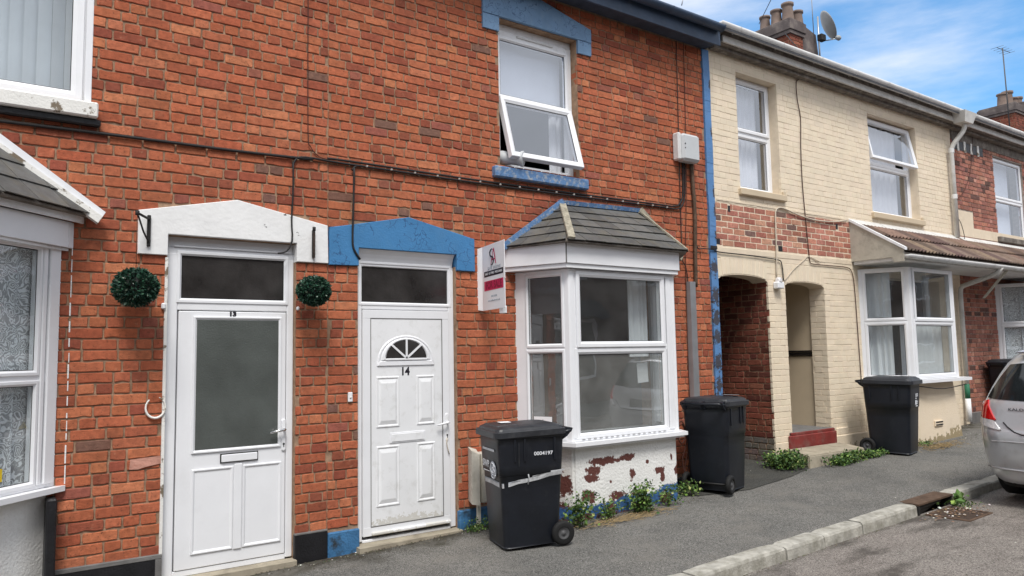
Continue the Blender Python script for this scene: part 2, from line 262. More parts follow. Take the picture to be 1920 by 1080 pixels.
# ------------------------------------------------------------------ object helpers
ORG = {}
def tag(o, label=None, cat=None, group=None, kind=None):
    if label: o['label'] = label
    if cat: o['category'] = cat
    if group: o['group'] = group
    if kind: o['kind'] = kind
    return o
def thing(name, loc, label, cat, group=None, rz=0., local=False):
    o = bpy.data.objects.new(name, None); C.objects.link(o); o.location = loc; o.rotation_euler.z = rz
    o.empty_display_size = .1
    ORG[o.name] = Vector((0, 0, 0)) if (rz or local) else Vector(loc)      # rotated things are built in their own coordinates
    return tag(o, label, cat, group)
class MB:
    def __init__(s, mtx=None): s.v = []; s.f = []; s.c = []; s.m = mtx; s.col = None; s.sm = []; s.smooth = False
    def add(s, vs, fs):
        b = len(s.v)
        for p in vs:
            p = Vector(p)
            s.v.append(s.m @ p if s.m else p); s.c.append(s.col or (1, 1, 1))
        for f in fs: s.f.append([b + i for i in f]); s.sm.append(s.smooth)
        return s
    def box(s, x0, x1, y0, y1, z0, z1, bev=0.):
        if x0 > x1: x0, x1 = x1, x0
        if y0 > y1: y0, y1 = y1, y0
        if z0 > z1: z0, z1 = z1, z0
        d = min(x1 - x0, y1 - y0, z1 - z0); bev = min(bev, d * .4)
        if bev <= 0:
            return s.add([(x0, y0, z0), (x1, y0, z0), (x1, y1, z0), (x0, y1, z0), (x0, y0, z1), (x1, y0, z1), (x1, y1, z1), (x0, y1, z1)],
                         [(0, 3, 2, 1), (4, 5, 6, 7), (0, 1, 5, 4), (1, 2, 6, 5), (2, 3, 7, 6), (3, 0, 4, 7)])
        vs = []; ix = {}
        X = (x0, x1); Y = (y0, y1); Z = (z0, z1)
        for i in (0, 1):
            for j in (0, 1):
                for k in (0, 1):
                    sx, sy, sz = (1 - 2 * i) * bev, (1 - 2 * j) * bev, (1 - 2 * k) * bev
                    ix[i, j, k, 'x'] = len(vs); vs.append((X[i], Y[j] + sy, Z[k] + sz))
                    ix[i, j, k, 'y'] = len(vs); vs.append((X[i] + sx, Y[j], Z[k] + sz))
                    ix[i, j, k, 'z'] = len(vs); vs.append((X[i] + sx, Y[j] + sy, Z[k]))
        fs = []
        for i in (0, 1):
            q = [ix[i, 0, 0, 'x'], ix[i, 1, 0, 'x'], ix[i, 1, 1, 'x'], ix[i, 0, 1, 'x']]; fs.append(q if i else q[::-1])
            q = [ix[0, i, 0, 'y'], ix[0, i, 1, 'y'], ix[1, i, 1, 'y'], ix[1, i, 0, 'y']]; fs.append(q if i else q[::-1])
            q = [ix[0, 0, i, 'z'], ix[1, 0, i, 'z'], ix[1, 1, i, 'z'], ix[0, 1, i, 'z']]; fs.append(q if i else q[::-1])
        for a in (0, 1):
            for b in (0, 1):
                q = [ix[0, a, b, 'y'], ix[1, a, b, 'y'], ix[1, a, b, 'z'], ix[0, a, b, 'z']]; fs.append(q if (a ^ b) else q[::-1])
                q = [ix[a, 0, b, 'z'], ix[a, 1, b, 'z'], ix[a, 1, b, 'x'], ix[a, 0, b, 'x']]; fs.append(q if (a ^ b) else q[::-1])
                q = [ix[a, b, 0, 'x'], ix[a, b, 1, 'x'], ix[a, b, 1, 'y'], ix[a, b, 0, 'y']]; fs.append(q if (a ^ b) else q[::-1])
                for c in (0, 1):
                    q = [ix[a, b, c, 'x'], ix[a, b, c, 'y'], ix[a, b, c, 'z']]; fs.append(q if not (a ^ b ^ c) else q[::-1])
        return s.add(vs, fs)
    def prism(s, poly, y0, y1):           # outline in (x, z), extruded from y0 to y1
        n = len(poly); vs = [(p[0], y0, p[1]) for p in poly] + [(p[0], y1, p[1]) for p in poly]
        fs = [list(range(n)), list(range(2 * n - 1, n - 1, -1))] + [(i, i + n, (i + 1) % n + n, (i + 1) % n) for i in range(n)]
        return s.add(vs, fs)
    def hexa(s, b, t):                     # bottom 4 and top 4 corners
        return s.add(list(b) + list(t), [(0, 3, 2, 1), (4, 5, 6, 7), (0, 1, 5, 4), (1, 2, 6, 5), (2, 3, 7, 6), (3, 0, 4, 7)])
    def tube(s, pts, r, n=8, cap=True):
        pts = [Vector(p) for p in pts]; rings = []; up = None; vs = []; o = s.smooth; s.smooth = True
        for i, p in enumerate(pts):
            d = (pts[min(i + 1, len(pts) - 1)] - pts[max(i - 1, 0)]).normalized()
            if up is None: up = Vector((0, 0, 1)) if abs(d.z) < .9 else Vector((1, 0, 0))
            a = d.cross(up).normalized(); b = a.cross(d).normalized(); up = b
            rr = r[i] if isinstance(r, (list, tuple)) else r
            for k in range(n):
                t = 2 * PI * k / n; vs.append(p + a * math.cos(t) * rr + b * math.sin(t) * rr)
        fs = []
        for i in range(len(pts) - 1):
            for k in range(n): fs.append((i * n + k, i * n + (k + 1) % n, (i + 1) * n + (k + 1) % n, (i + 1) * n + k))
        if cap: fs += [list(range(n))[::-1], list(range((len(pts) - 1) * n, len(pts) * n))]
        s.add(vs, fs); s.smooth = o; return s
    def lathe(s, prof, c, axis='z', n=24, smooth=True):   # profile (r, h) about an axis through c
        vs = []; fs = []; c = Vector(c)
        ax = {'z': (Vector((1, 0, 0)), Vector((0, 1, 0)), Vector((0, 0, 1))), 'y': (Vector((0, 0, 1)), Vector((1, 0, 0)), Vector((0, 1, 0))), 'x': (Vector((0, 1, 0)), Vector((0, 0, 1)), Vector((1, 0, 0)))}
        a, b, h = ax[axis] if isinstance(axis, str) else axis
        for (r, z) in prof:
            for k in range(n):
                t = 2 * PI * k / n; vs.append(c + a * math.cos(t) * r + b * math.sin(t) * r + h * z)
        for i in range(len(prof) - 1):
            for k in range(n): fs.append((i * n + k, i * n + (k + 1) % n, (i + 1) * n + (k + 1) % n, (i + 1) * n + k))
        o = s.smooth; s.smooth = smooth; s.add(vs, fs); s.smooth = o; return s
    def loops(s, ls, cap=True):            # nested outlines of the same length stitched together
        n = len(ls[0]); vs = [p for l in ls for p in l]; fs = []
        for i in range(len(ls) - 1):
            for k in range(n): fs.append((i * n + k, i * n + (k + 1) % n, (i + 1) * n + (k + 1) % n, (i + 1) * n + k))
        if cap: fs.append(list(range((len(ls) - 1) * n, len(ls) * n)))
        return s.add(vs, fs)
    def build(s, name, m, parent=None, label=None, cat=None, group=None, kind=None, loc=None, attr=False, fixn=True):
        me = bpy.data.meshes.new(name); org = ORG.get(parent.name, Vector((0, 0, 0))) if parent else Vector(loc or (0, 0, 0))
        me.from_pydata([tuple(v - org) for v in s.v], [], s.f); me.polygons.foreach_set('use_smooth', s.sm)
        if attr:
            a = me.color_attributes.new('Col', 'FLOAT_COLOR', 'POINT'); a.data.foreach_set('color', np.array([(*c, 1) for c in s.c], dtype=np.float32).ravel())
        me.materials.append(M[m] if isinstance(m, str) else m)
        if fixn:
            bm = bmesh.new(); bm.from_mesh(me); bmesh.ops.recalc_face_normals(bm, faces=bm.faces); bm.to_mesh(me); bm.free()
        me.update()
        o = bpy.data.objects.new(name, me); C.objects.link(o)
        if parent: o.parent = parent
        else: o.location = org
        ORG[o.name] = org
        return tag(o, label, cat, group, kind)
def frame_mtx(P, u, n):                    # local (u, outward n, z) -> world; local y points INTO the wall (-n)
    u = Vector(u).normalized(); n = Vector(n).normalized(); m = Matrix.Identity(4)
    for i in range(3): m[i][0] = u[i]; m[i][1] = -n[i]; m[i][2] = (0, 0, 1)[i]; m[i][3] = P[i]
    return m
def text(s, size, mtx, m, parent, name='lettering', sx=1., ext=.0008, align='CENTER', bold=0., **k):
    c = bpy.data.curves.new(name, 'FONT'); c.body = s; c.size = size; c.extrude = ext; c.align_x = align; c.align_y = 'CENTER'; c.resolution_u = 3; c.offset = bold
    t = bpy.data.objects.new('tmp', c); C.objects.link(t); dg = bpy.context.evaluated_depsgraph_get(); me = bpy.data.meshes.new_from_object(t.evaluated_get(dg))
    bpy.data.objects.remove(t); bpy.data.curves.remove(c)
    org = ORG.get(parent.name, Vector((0, 0, 0)))
    # text lies in (u, z) of the frame, facing outward (-y local)
    for v in me.vertices: v.co = mtx @ Vector((v.co.x * sx, -v.co.z, v.co.y)) - org
    me.materials.clear(); me.materials.append(M[m]); o = bpy.data.objects.new(name, me); C.objects.link(o); o.parent = parent; ORG[o.name] = org
    return tag(o, **k)
def each(boxes, name, m, parent, mtx=None, bev=.004):
    for b in boxes: q = MB(mtx); q.box(*b, bev); q.build(name, m, parent)
def at(mtx, u, w, z): return mtx @ Matrix.Translation((u, w, z))

# ------------------------------------------------------------------ bricks
def jit(c, a): k = 1 + random.uniform(-a, a); return tuple(max(0, x * k * (1 + random.uniform(-a * .35, a * .35))) for x in c)
def pal_red():
    r = random.random()
    if r < .50: c = (.445, .138, .069)
    elif r < .78: c = (.39, .112, .056)
    elif r < .90: c = (.29, .083, .048)
    elif r < .975: c = (.52, .180, .090)
    elif r < .992: c = (.31, .105, .072)
    else: c = (.20, .105, .078)
    return jit(c, .11)
def pal_band():
    r = random.random(); c = (.47, .21, .15) if r < .55 else (.38, .15, .11) if r < .8 else (.53, .27, .19) if r < .93 else (.20, .12, .10)
    return jit(c, .14)
def pal_far():
    r = random.random(); c = (.42, .18, .13) if r < .5 else (.32, .14, .105) if r < .8 else (.50, .25, .185) if r < .93 else (.13, .07, .06)
    return jit(c, .14)
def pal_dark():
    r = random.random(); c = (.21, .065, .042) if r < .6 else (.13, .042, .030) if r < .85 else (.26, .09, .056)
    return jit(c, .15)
def pal_grey(): return jit((.15, .135, .115), .25)
def pal_cream(): return jit((.76, .65, .495), .025)
def make_variant(L, H, pal, rough, ch, depth=.03):
    # worn outline with rounded arrises: front face, chamfer ring, side ring (local x along the wall, -y outward)
    n = 4 if L > .15 else 2; hx, hz = L / 2, H / 2; c = min(.006, rough * 2.0); out = []
    for i in range(n + 1): x = -hx + c + (L - 2 * c) * i / n; out.append((x, -hz, 'b'))
    out.append((hx, -hz * .5, 'r')); out.append((hx, hz * .55, 'r'))
    for i in range(n + 1): x = hx - c - (L - 2 * c) * i / n; out.append((x, hz, 't'))
    out.append((-hx, hz * .5, 'l')); out.append((-hx, -hz * .55, 'l'))
    chip = random.randrange(len(out)) if random.random() < .65 else -1
    tilt = random.uniform(-.0015, .0015) * min(1, rough * 400); fr, md, bk = [], [], []
    for k, (x, z, t) in enumerate(out):
        e = abs(random.gauss(0, rough * .55)) + (rough * random.uniform(1.2, 3.2) if k == chip else 0)
        if t in 'lr': xx, zz = x - math.copysign(e, x), z + random.uniform(-.003, .003)
        else: xx, zz = x + (random.uniform(-.005, .005) if abs(x) < hx - c - .01 else 0), z - math.copysign(e * (1.3 if t == 'b' else .8), z)
        md.append((xx, ch, zz)); bk.append((xx, depth, zz)); c2 = ch * random.uniform(.7, 1.5)
        fr.append((xx - (math.copysign(c2, x) if t in 'lr' else 0), tilt * (1 if xx > 0 else -1), zz - (math.copysign(c2, z) if t in 'bt' else 0)))
    k = len(out); vs = np.array(bk + md + fr, dtype=np.float32); fs = []
    for r in (0, 1):
        for i in range(k): fs.append((r * k + i, r * k + (i + 1) % k, (r + 1) * k + (i + 1) % k, (r + 1) * k + i))
    fs.append(tuple(range(2 * k, 3 * k)))
    return vs, fs, pal()
POOLS = {}
def pool(key, H):
    if key not in POOLS:
        pal, rough, ch = {'red': (pal_red, .0024, .0034), 'band': (pal_band, .0022, .003), 'far': (pal_far, .0022, .003), 'dark': (pal_dark, .0028, .004), 'grey': (pal_grey, .0028, .004), 'cream': (pal_cream, .0010, .0021)}[key]
        P = {'S': [], 'H': []}
        for k, L in (('S', .215), ('H', .1025)):
            for i in range(70):
                vs, fs, col = make_variant(L, H, pal, rough, ch)
                me = bpy.data.meshes.new('brick'); me.from_pydata([tuple(v) for v in vs], [], fs)
                a = me.color_attributes.new('Col', 'FLOAT_COLOR', 'POINT'); a.data.foreach_set('color', np.tile(np.array([*col, 1], dtype=np.float32), len(vs)))
                me.materials.append(M['cream' if key == 'cream' else 'brick']); me.update(); P[k].append((vs, fs, col, me, L))
        POOLS[key] = P
    return POOLS[key]
def shows(p, n):                           # how large a piece shows from the street: picks which pieces get objects of their own
    d = p - CAM; z = d.dot(CF)
    if z < .1: return 0
    x = d.dot(CR) / z * 1415.8; y = d.dot(CU) / z * 1415.8
    c = -d.normalized().dot(n)
    if abs(x) > 985 or abs(y) > 565 or c <= 0: return 1e-6 * max(c, .01)
    return c / d.length_squared
def courses(u0, u1, z0, z1, hole, style, ch):
    res = []; k = 0; z = z0
    while z < z1 - ch * .45:
        zc = z + ch / 2; h = hole(zc, ch) if hole else []
        iv = [(u0, u1)]
        for (a, b) in h:
            nv = []
            for (p, q) in iv:
                if b <= p or a >= q: nv.append((p, q))
                else:
                    if a > p: nv.append((p, a))
                    if b < q: nv.append((b, q))
            iv = nv
        # one bond pattern for the course, clipped to the free stretches
        u = -8 + random.uniform(0, .2); seq = []
        mode = random.random() if style == 'mixed' else (0 if style == 'stretch' else 1)
        if style == 'stretch': u = -8 + (.1125 if k % 2 else 0)
        t = 0
        while u < u1:
            if style == 'stretch': kind = 'S'
            elif style == 'flemish': kind = 'S' if (t + k) % 2 else 'H'
            else: kind = 'H' if random.random() < (.82 if (k % 2) else .22) else 'S'
            L = .215 if kind == 'S' else .1025
            seq.append((u, u + L, kind)); u += L + .010; t += 1
        for (p, q) in iv:
            if q - p < .03: continue
            for (a, b, kind) in seq:
                a2, b2 = max(a, p + .003), min(b, q - .003)
                if b2 - a2 < .028: continue
                res.append((a2, b2, zc, k))
        z += ch; k += 1
    return res
def brick_wall(wall, key, mtx, n, u0, u1, z0, z1, hole=None, style='mixed', ch=.0777, joint=.0082, limit=300, wz=.0, out=.0):
    H = ch - joint; P = pool(key, .0672); n = Vector(n); org = ORG[wall.name]
    items = []
    for (a, b, zc, k) in courses(u0, u1, z0, z1, hole, style, ch):
        p = mtx @ Vector(((a + b) / 2, 0, zc)); items.append((shows(p, n) * (b - a), a, b, zc, p))
    items.sort(key=lambda t: -t[0]); R3 = mtx.to_3x3(); q = R3.to_quaternion()
    av, af, ac = [], [], []; base = 0; cnt = 0
    for i, (s, a, b, zc, p) in enumerate(items):
        L = b - a + (.0088 if key == 'cream' else 0); v = random.choice(P['S' if L > .14 else 'H']); sx = L / v[4]; sz = H / .0672
        dy = random.uniform(-.0018, .0018) - out; dz = random.uniform(-.001, .001)
        if i < limit and s > 1e-5:
            o = bpy.data.objects.new('brick', v[3]); C.objects.link(o); o.parent = wall
            o.location = p + R3 @ Vector((0, dy, dz)) - org; o.rotation_mode = 'QUATERNION'; o.rotation_quaternion = q; o.scale = (sx, 1, sz); cnt += 1
        else:
            vs = v[0] * np.array([sx, 1, sz], dtype=np.float32) + np.array([0, dy, dz], dtype=np.float32)
            vs = vs @ np.array(R3, dtype=np.float32).T + np.array(p - org, dtype=np.float32)
            av.append(vs); af += [tuple(base + j for j in f) for f in v[1]]; ac.append(np.tile(np.array([*pal_of(key), 1], dtype=np.float32), (len(vs), 1))); base += len(vs)
    if av:
        V = np.concatenate(av); me = bpy.data.meshes.new('small_bricks'); me.from_pydata(V.tolist(), [], af)
        a = me.color_attributes.new('Col', 'FLOAT_COLOR', 'POINT'); a.data.foreach_set('color', np.concatenate(ac).ravel())
        me.materials.append(M['cream' if key == 'cream' else 'brick']); me.update(); o = bpy.data.objects.new('small_bricks', me); C.objects.link(o); o.parent = wall; o['kind'] = 'stuff'
    return cnt
def pal_of(key): return {'red': pal_red, 'band': pal_band, 'far': pal_far, 'dark': pal_dark, 'grey': pal_grey, 'cream': pal_cream}[key]()
def rect_holes(rs):
    def f(zc, ch):
        return [(a, b) for (a, b, c, d) in rs if zc > c and zc < d]
    return f
def wall_solid(mb, x0, x1, z0, z1, rs, y0, y1):         # a wall with rectangular openings, one closed mesh
    xs = sorted({x0, x1, *[v for r in rs for v in r[:2] if x0 < v < x1]}); zs = sorted({z0, z1, *[v for r in rs for v in r[2:4] if z0 < v < z1]})
    solid = lambda i, j: 0 <= i < len(xs) - 1 and 0 <= j < len(zs) - 1 and not any(r[0] <= (xs[i] + xs[i + 1]) / 2 <= r[1] and r[2] <= (zs[j] + zs[j + 1]) / 2 <= r[3] for r in rs)
    for i in range(len(xs) - 1):
        for j in range(len(zs) - 1):
            if not solid(i, j): continue
            a, b, c, d = xs[i], xs[i + 1], zs[j], zs[j + 1]
            mb.add([(a, y0, c), (b, y0, c), (b, y0, d), (a, y0, d)], [(0, 1, 2, 3)]); mb.add([(a, y1, c), (b, y1, c), (b, y1, d), (a, y1, d)], [(3, 2, 1, 0)])
            if not solid(i - 1, j): mb.add([(a, y0, c), (a, y1, c), (a, y1, d), (a, y0, d)], [(3, 2, 1, 0)])
            if not solid(i + 1, j): mb.add([(b, y0, c), (b, y1, c), (b, y1, d), (b, y0, d)], [(0, 1, 2, 3)])
            if not solid(i, j - 1): mb.add([(a, y0, c), (b, y0, c), (b, y1, c), (a, y1, c)], [(3, 2, 1, 0)])
            if not solid(i, j + 1): mb.add([(a, y0, d), (b, y0, d), (b, y1, d), (a, y1, d)], [(0, 1, 2, 3)])
    return mb

# ------------------------------------------------------------------ ground
def gz(x, y=0.):                         # the pavement climbs to the right and falls to the kerb
    xx = max(-30, min(60, x)); return .027 * (xx - 3) + .015 * max(y, -2.25)
def rz(x, y=-3.): 
    xx = max(-30, min(60, x)); c = .03 * (1 - ((y + 5) / 2.9) ** 2) if -7.9 < y < -2.1 else 0
    return .027 * (xx - 3) - .135 + c
def grid(name, xs, ys, zf, m, **k):
    mb = MB(); nx = len(xs)
    mb.smooth = True
    mb.add([(x, y, zf(x, y)) for y in ys for x in xs], [(j * nx + i, j * nx + i + 1, (j + 1) * nx + i + 1, (j + 1) * nx + i) for j in range(len(ys) - 1) for i in range(nx - 1)])
    return mb.build(name, m, fixn=False, **k)
xs_far = [-900, -200, -60, -30] + list(range(-28, 60, 2)) + [60, 90, 200, 900]
grid('ground', xs_far, [-900, -100, -30, -13, -3, 12, 30, 100, 900], lambda x, y: gz(x, 0) - .40, 'road', kind='structure')
grid('road', xs_far, [-8.0 + i * .4 for i in range(15)] + [-2.22], rz, 'road', kind='structure')
und = lambda x, y: .004 * math.sin(x * 1.7 + y * 2) + .003 * math.sin(x * 3.1 - y * 5)
pv_x = [-30 + i * .35 for i in range(258)]
pave = grid('pavement', pv_x, [-2.105, -1.7, -1.3, -.9, -.5, -.2, .3], lambda x, y: gz(x, y) + und(x, y) - (0 if y > -2 else .002), 'pavement', kind='structure')
far_pave = grid('pavement', xs_far, [-10.4, -8.9, -8.1], lambda x, y: gz(x, -2.1), 'pavement', kind='structure')
# older, darker tarmac in front of the passage
mb = MB(); mb.smooth = True
pp = [(6.15, -.0), (6.25, -.55), (6.9, -.72), (7.8, -.62), (8.6, -.42), (8.9, -.2), (8.9, .0), (8.38, .0), (8.38, 2.4), (7.4, 2.4), (7.4, .0)]
mb.add([(x, y, gz(x, y) + und(x, y) + .0065) for x, y in pp] + [(7.4, -.02, gz(7.4) + .008)], [tuple(range(len(pp)))])
mb.build('tarmac_patch', 'patch', kind='structure', fixn=False)
# kerb stones, each its own piece
kx = -7.2; stones = []
lens = [.915] * 12
gully = (7.42, 8.13)
edges = [3.36, 4.27, 5.33, 5.87, 6.46, gully[0]]
e = 3.36
left = []
while e > -14: left.append((e - .915, e)); e -= .915
right = []; e = gully[1]
while e < 34: right.append((e, e + .915)); e += .915
for (a, b) in left[::-1] + list(zip(edges[:-1], edges[1:])) + right:
    g = .009; dz = random.uniform(-.006, .006); dy = random.uniform(-.006, .006); za, zb = gz(a, -2.1) + .004 + dz, gz(b, -2.1) + .004 + dz + random.uniform(-.004, .004)
    yb, yf = -2.10, -2.245 + dy; bv = .018
    mb = MB(); ns = 7; P = [(yb, -.30), (yf - .012, -.30), (yf, -bv * 1.4), (yf + bv * .5, -.004), (yf + bv * 2, .002), (yb, .002)]; np_ = len(P); vs = []
    for k in range(ns + 1):
        t = k / ns; w_ = random.uniform(-.004, .004); h_ = random.uniform(-.0025, .0025); ed = -.008 if k in (0, ns) else 0
        for q_, (y, z) in enumerate(P): vs.append((a + g + (b - a - 2 * g) * t, y + (w_ - ed if q_ in (2, 3) else 0), za + (zb - za) * t + z + (h_ + ed if q_ in (3, 4, 5) else 0)))
    mb.add(vs, [tuple(range(np_))[::-1], tuple(range(ns * np_, (ns + 1) * np_))] + [(k * np_ + i, (k + 1) * np_ + i, (k + 1) * np_ + (i + 1) % np_, k * np_ + (i + 1) % np_) for k in range(ns) for i in range(np_)])
    mb.build('kerb_stone', 'kerb', pave)
mb = MB()
for a in range(-14, 34, 2): mb.box(a + .01, a + 1.99, -8.1, -7.96, gz(a) - .35, gz(a + 1, -2.1) + .002)
mb.build('kerb_edging', 'kerb', far_pave)
# ------------------------------------------------------------------ houses
OUT = (0, -1, 0)
FR = Matrix.Identity(4)                    # facade frame: x along, y into the wall, z up
def house(x, label, group='terraced houses along the street'):
    return thing('terraced_house', (x, 0, gz(x)), label, 'house', group)
h13 = house(.9, 'orange-red brick terraced house with white painted lintel over the white half-glazed door numbered 13')
h14 = house(4.8, 'orange-red brick terraced house with blue painted lintels and panelled white door numbered 14')
h15 = house(10.6, 'cream painted brick terraced house with two arched openings and brown tiled bay roof')
h16 = house(16.9, 'dull red brick house at the right edge beyond the cream house, behind the silver car')
h17 = house(23.5, 'farther house of the row of which only the distant chimney stack shows above the gutter')
X12, X13, X14, X15 = -4.2, 2.412, 7.39, 13.76

def shell(h, x0, x1, zt=5.36, roofm='roofslate'):
    mb = MB(); mb.box(x0 + .01, x1 - .01, 7.9, 8.1, -.5, zt); mb.box(x0 + .01, x0 + .06, .24, 7.9, -.5, zt); mb.box(x1 - .06, x1 - .01, .24, 7.9, -.5, zt)
    mb.box(x0 + .06, x1 - .06, .26, 7.9, 2.72, 2.80)
    mb.build('inner_walls', 'room_dark', h)
    mb = MB(); t = .06; ze = 5.60; zr = 5.6 + 4.4 * .545
    mb.hexa([(x0, -.30, ze - t - .03), (x1, -.30, ze - t - .03), (x1, 4.1, zr - t), (x0, 4.1, zr - t)], [(x0, -.30, ze - .03), (x1, -.30, ze - .03), (x1, 4.1, zr), (x0, 4.1, zr)])
    mb.hexa([(x0, 4.1, zr - t), (x1, 4.1, zr - t), (x1, 8.5, ze - t), (x0, 8.5, ze - t)], [(x0, 4.1, zr), (x1, 4.1, zr), (x1, 8.5, ze), (x0, 8.5, ze)])
    r = mb.build('roof', roofm, h)
    mb = MB()
    x = x0
    while x < x1 - .05:
        e = min(x + .45, x1); mb.add([(x + .004, 4.1 - .12, zr - .04), (x + .004, 4.1, zr + .07), (x + .004, 4.1 + .12, zr - .04), (e - .004, 4.1 - .12, zr - .04), (e - .004, 4.1, zr + .07), (e - .004, 4.1 + .12, zr - .04)], [(0, 1, 4, 3), (1, 2, 5, 4), (0, 3, 5, 2), (0, 2, 1), (3, 4, 5)]); x = e
    mb.build('ridge_tiles', 'roofslate', r); return r
for h, a, b in ((h13, X12, X13), (h14, X13, X14), (h15, X14, X15), (h16, X15, 20.2), (h17, 20.2, 27.)): shell(h, a, b)
mb = MB(); mb.box(20.2, 27., 0, .24, -.4, 5.4); mb.build('wall', 'mortar_far', h17)

def room(h, x0, x1, z0, z1, depth=3., m='room', y0=.245):
    mb = MB(); a = [(x0, y0, z0), (x1, y0, z0), (x1, y0, z1), (x0, y0, z1)]; b = [(x, y0 + depth, z) for x, y, z in a]
    mb.add(a + b, [(0, 1, 5, 4), (1, 2, 6, 5), (2, 3, 7, 6), (3, 0, 4, 7), (4, 5, 6, 7)]); return mb.build('room_lining', m, h)

def wall13_14():
    ch = .0777
    # ---- 13
    op = [(-.55, .625, 3.44, 4.84), (1.165, 2.14, -.3, 2.53), (-1.75, .40, .72, 2.55)]
    mb = wall_solid(MB(), X12, X13, -.3, 5.36, op, .009, .24); w = mb.build('wall', 'mortar', h13)
    brick_wall(w, 'red', FR, OUT, X12, X13, .205, 5.33, rect_holes([(-.60, .625, 3.38, 4.84), (1.165, 2.14, 0, 2.53), (-1.80, .45, .0, 2.45), (1.10, 2.25, 2.5, 2.76)]))
    # ---- 14
    op = [(2.685, 3.665, -.3, 2.53), (4.195, 5.225, 3.45, 4.97), (4.42, 6.28, .72, 2.5)]
    mb = wall_solid(MB(), X13, 7.27, -.3, 5.36, op, .009, .24); w = mb.build('wall', 'mortar', h14)
    brick_wall(w, 'red', FR, OUT, X13, 7.268, .205, 5.33, rect_holes([(2.685, 3.665, 0, 2.53), (4.195, 5.225, 3.45, 4.97), (4.36, 6.34, .0, 2.6), (2.6, 3.75, 2.5, 2.76), (4.1, 5.35, 4.95, 5.2)]))
    # brick reveals of the upper window
    m = frame_mtx((5.226, .106, 0), (0, -1, 0), (-1, 0, 0)); brick_wall(w, 'red', m, (-1, 0, 0), 0, .10, 3.47, 4.82, limit=0)
wall13_14()

# painted plinths
def plinth(h, x0, x1, z, m, y=-.018, name='plinth'):
    mb = MB(); mb.box(x0, x1, y, .03, min(gz(x0), gz(x1)) - .1, z, .008); return mb.build(name, m, h)
plinth(h13, .50, 1.168, .212, 'blackp'); 
mb = MB(); mb.box(.50, 1.168, -.022, .02, .19, .222, .004); mb.box(1.125, 1.168, -.021, -.0175, -.1, .19, .001); mb.build('plinth_edging', 'grey_cement', h13)
plinth(h13, 2.138, X13, .208, 'blackp'); mb = MB(); mb.box(2.138, X13 - .002, -.021, .02, .198, .214, .004); mb.build('plinth_edging', 'grey_cement', h13)
plinth(h14, X13 + .002, 2.69, .178, 'blue_dirty'); plinth(h14, 3.662, 4.42, .192, 'blue_dirty', -.03); plinth(h14, 6.1, 7.26, .17, 'blackp')
mb = MB(); mb.box(.44, .50, -.16, .0, -.1, .71, .01); mb.build('painted_return', 'blackp', h13)

# lintels: gabled stone painted white / blue
def lintel(h, pts, m, y=-.022, base=None, name='lintel'):
    mb = MB(); mb.prism(pts, y, .12); o = mb.build(name, m, h)
    bm = bmesh.new(); bm.from_mesh(o.data); bmesh.ops.bevel(bm, geom=[e for e in bm.edges if abs(e.verts[0].co.y - e.verts[1].co.y) < 1e-5 and min(e.verts[0].co.y, e.verts[1].co.y) < 0], offset=.004, segments=1, affect='EDGES'); bm.to_mesh(o.data); bm.free()
    return o
L13 = lintel(h13, [(.962, 2.375), (1.165, 2.375), (1.165, 2.533), (2.139, 2.533), (2.139, 2.382), (2.409, 2.382), (2.402, 2.700), (1.662, 2.842), (.962, 2.695)], 'whitep_chip')
L14 = lintel(h14, [(2.417, 2.372), (2.683, 2.378), (2.683, 2.533), (3.662, 2.533), (3.666, 2.385), (3.865, 2.385), (3.862, 2.694), (3.167, 2.842), (2.535, 2.712), (2.417, 2.690)], 'blue')
LU = lintel(h14, [(3.997, 4.976), (5.425, 4.978), (5.425, 5.130), (4.74, 5.29), (3.997, 5.135)], 'blue_pale')
mb = MB(); mb.prism([(3.997, 4.820), (4.193, 4.822), (4.193, 4.970), (3.997, 4.970)], -.020, .12); mb.build('lintel_block', 'blue_pale', h14); mb = MB(); mb.prism([(5.228, 4.828), (5.42, 4.831), (5.42, 4.972), (5.228, 4.972)], -.020, .12); mb.build('lintel_block', 'blue_pale', h14)
# window sills
mb = MB(); mb.box(4.09, 5.30, -.065, .08, 3.325, 3.436, .012); mb.build('window_sill', 'blue_flaky', h14)
mb = MB(); mb.box(-.65, .678, -.085, .08, 3.315, 3.425, .010); s = mb.build('window_sill', 'paint_chipped', h13)
mb = MB(); mb.box(-.66, .70, -.05, .0, 3.262, 3.314, .01); mb.build('sill_underside', 'blackp', h13)
# upper-left window reveal trim
mb = MB(); mb.box(.597, .640, -.003, .06, 3.425, 4.84, .003); mb.build('reveal_trim', 'white', h13)

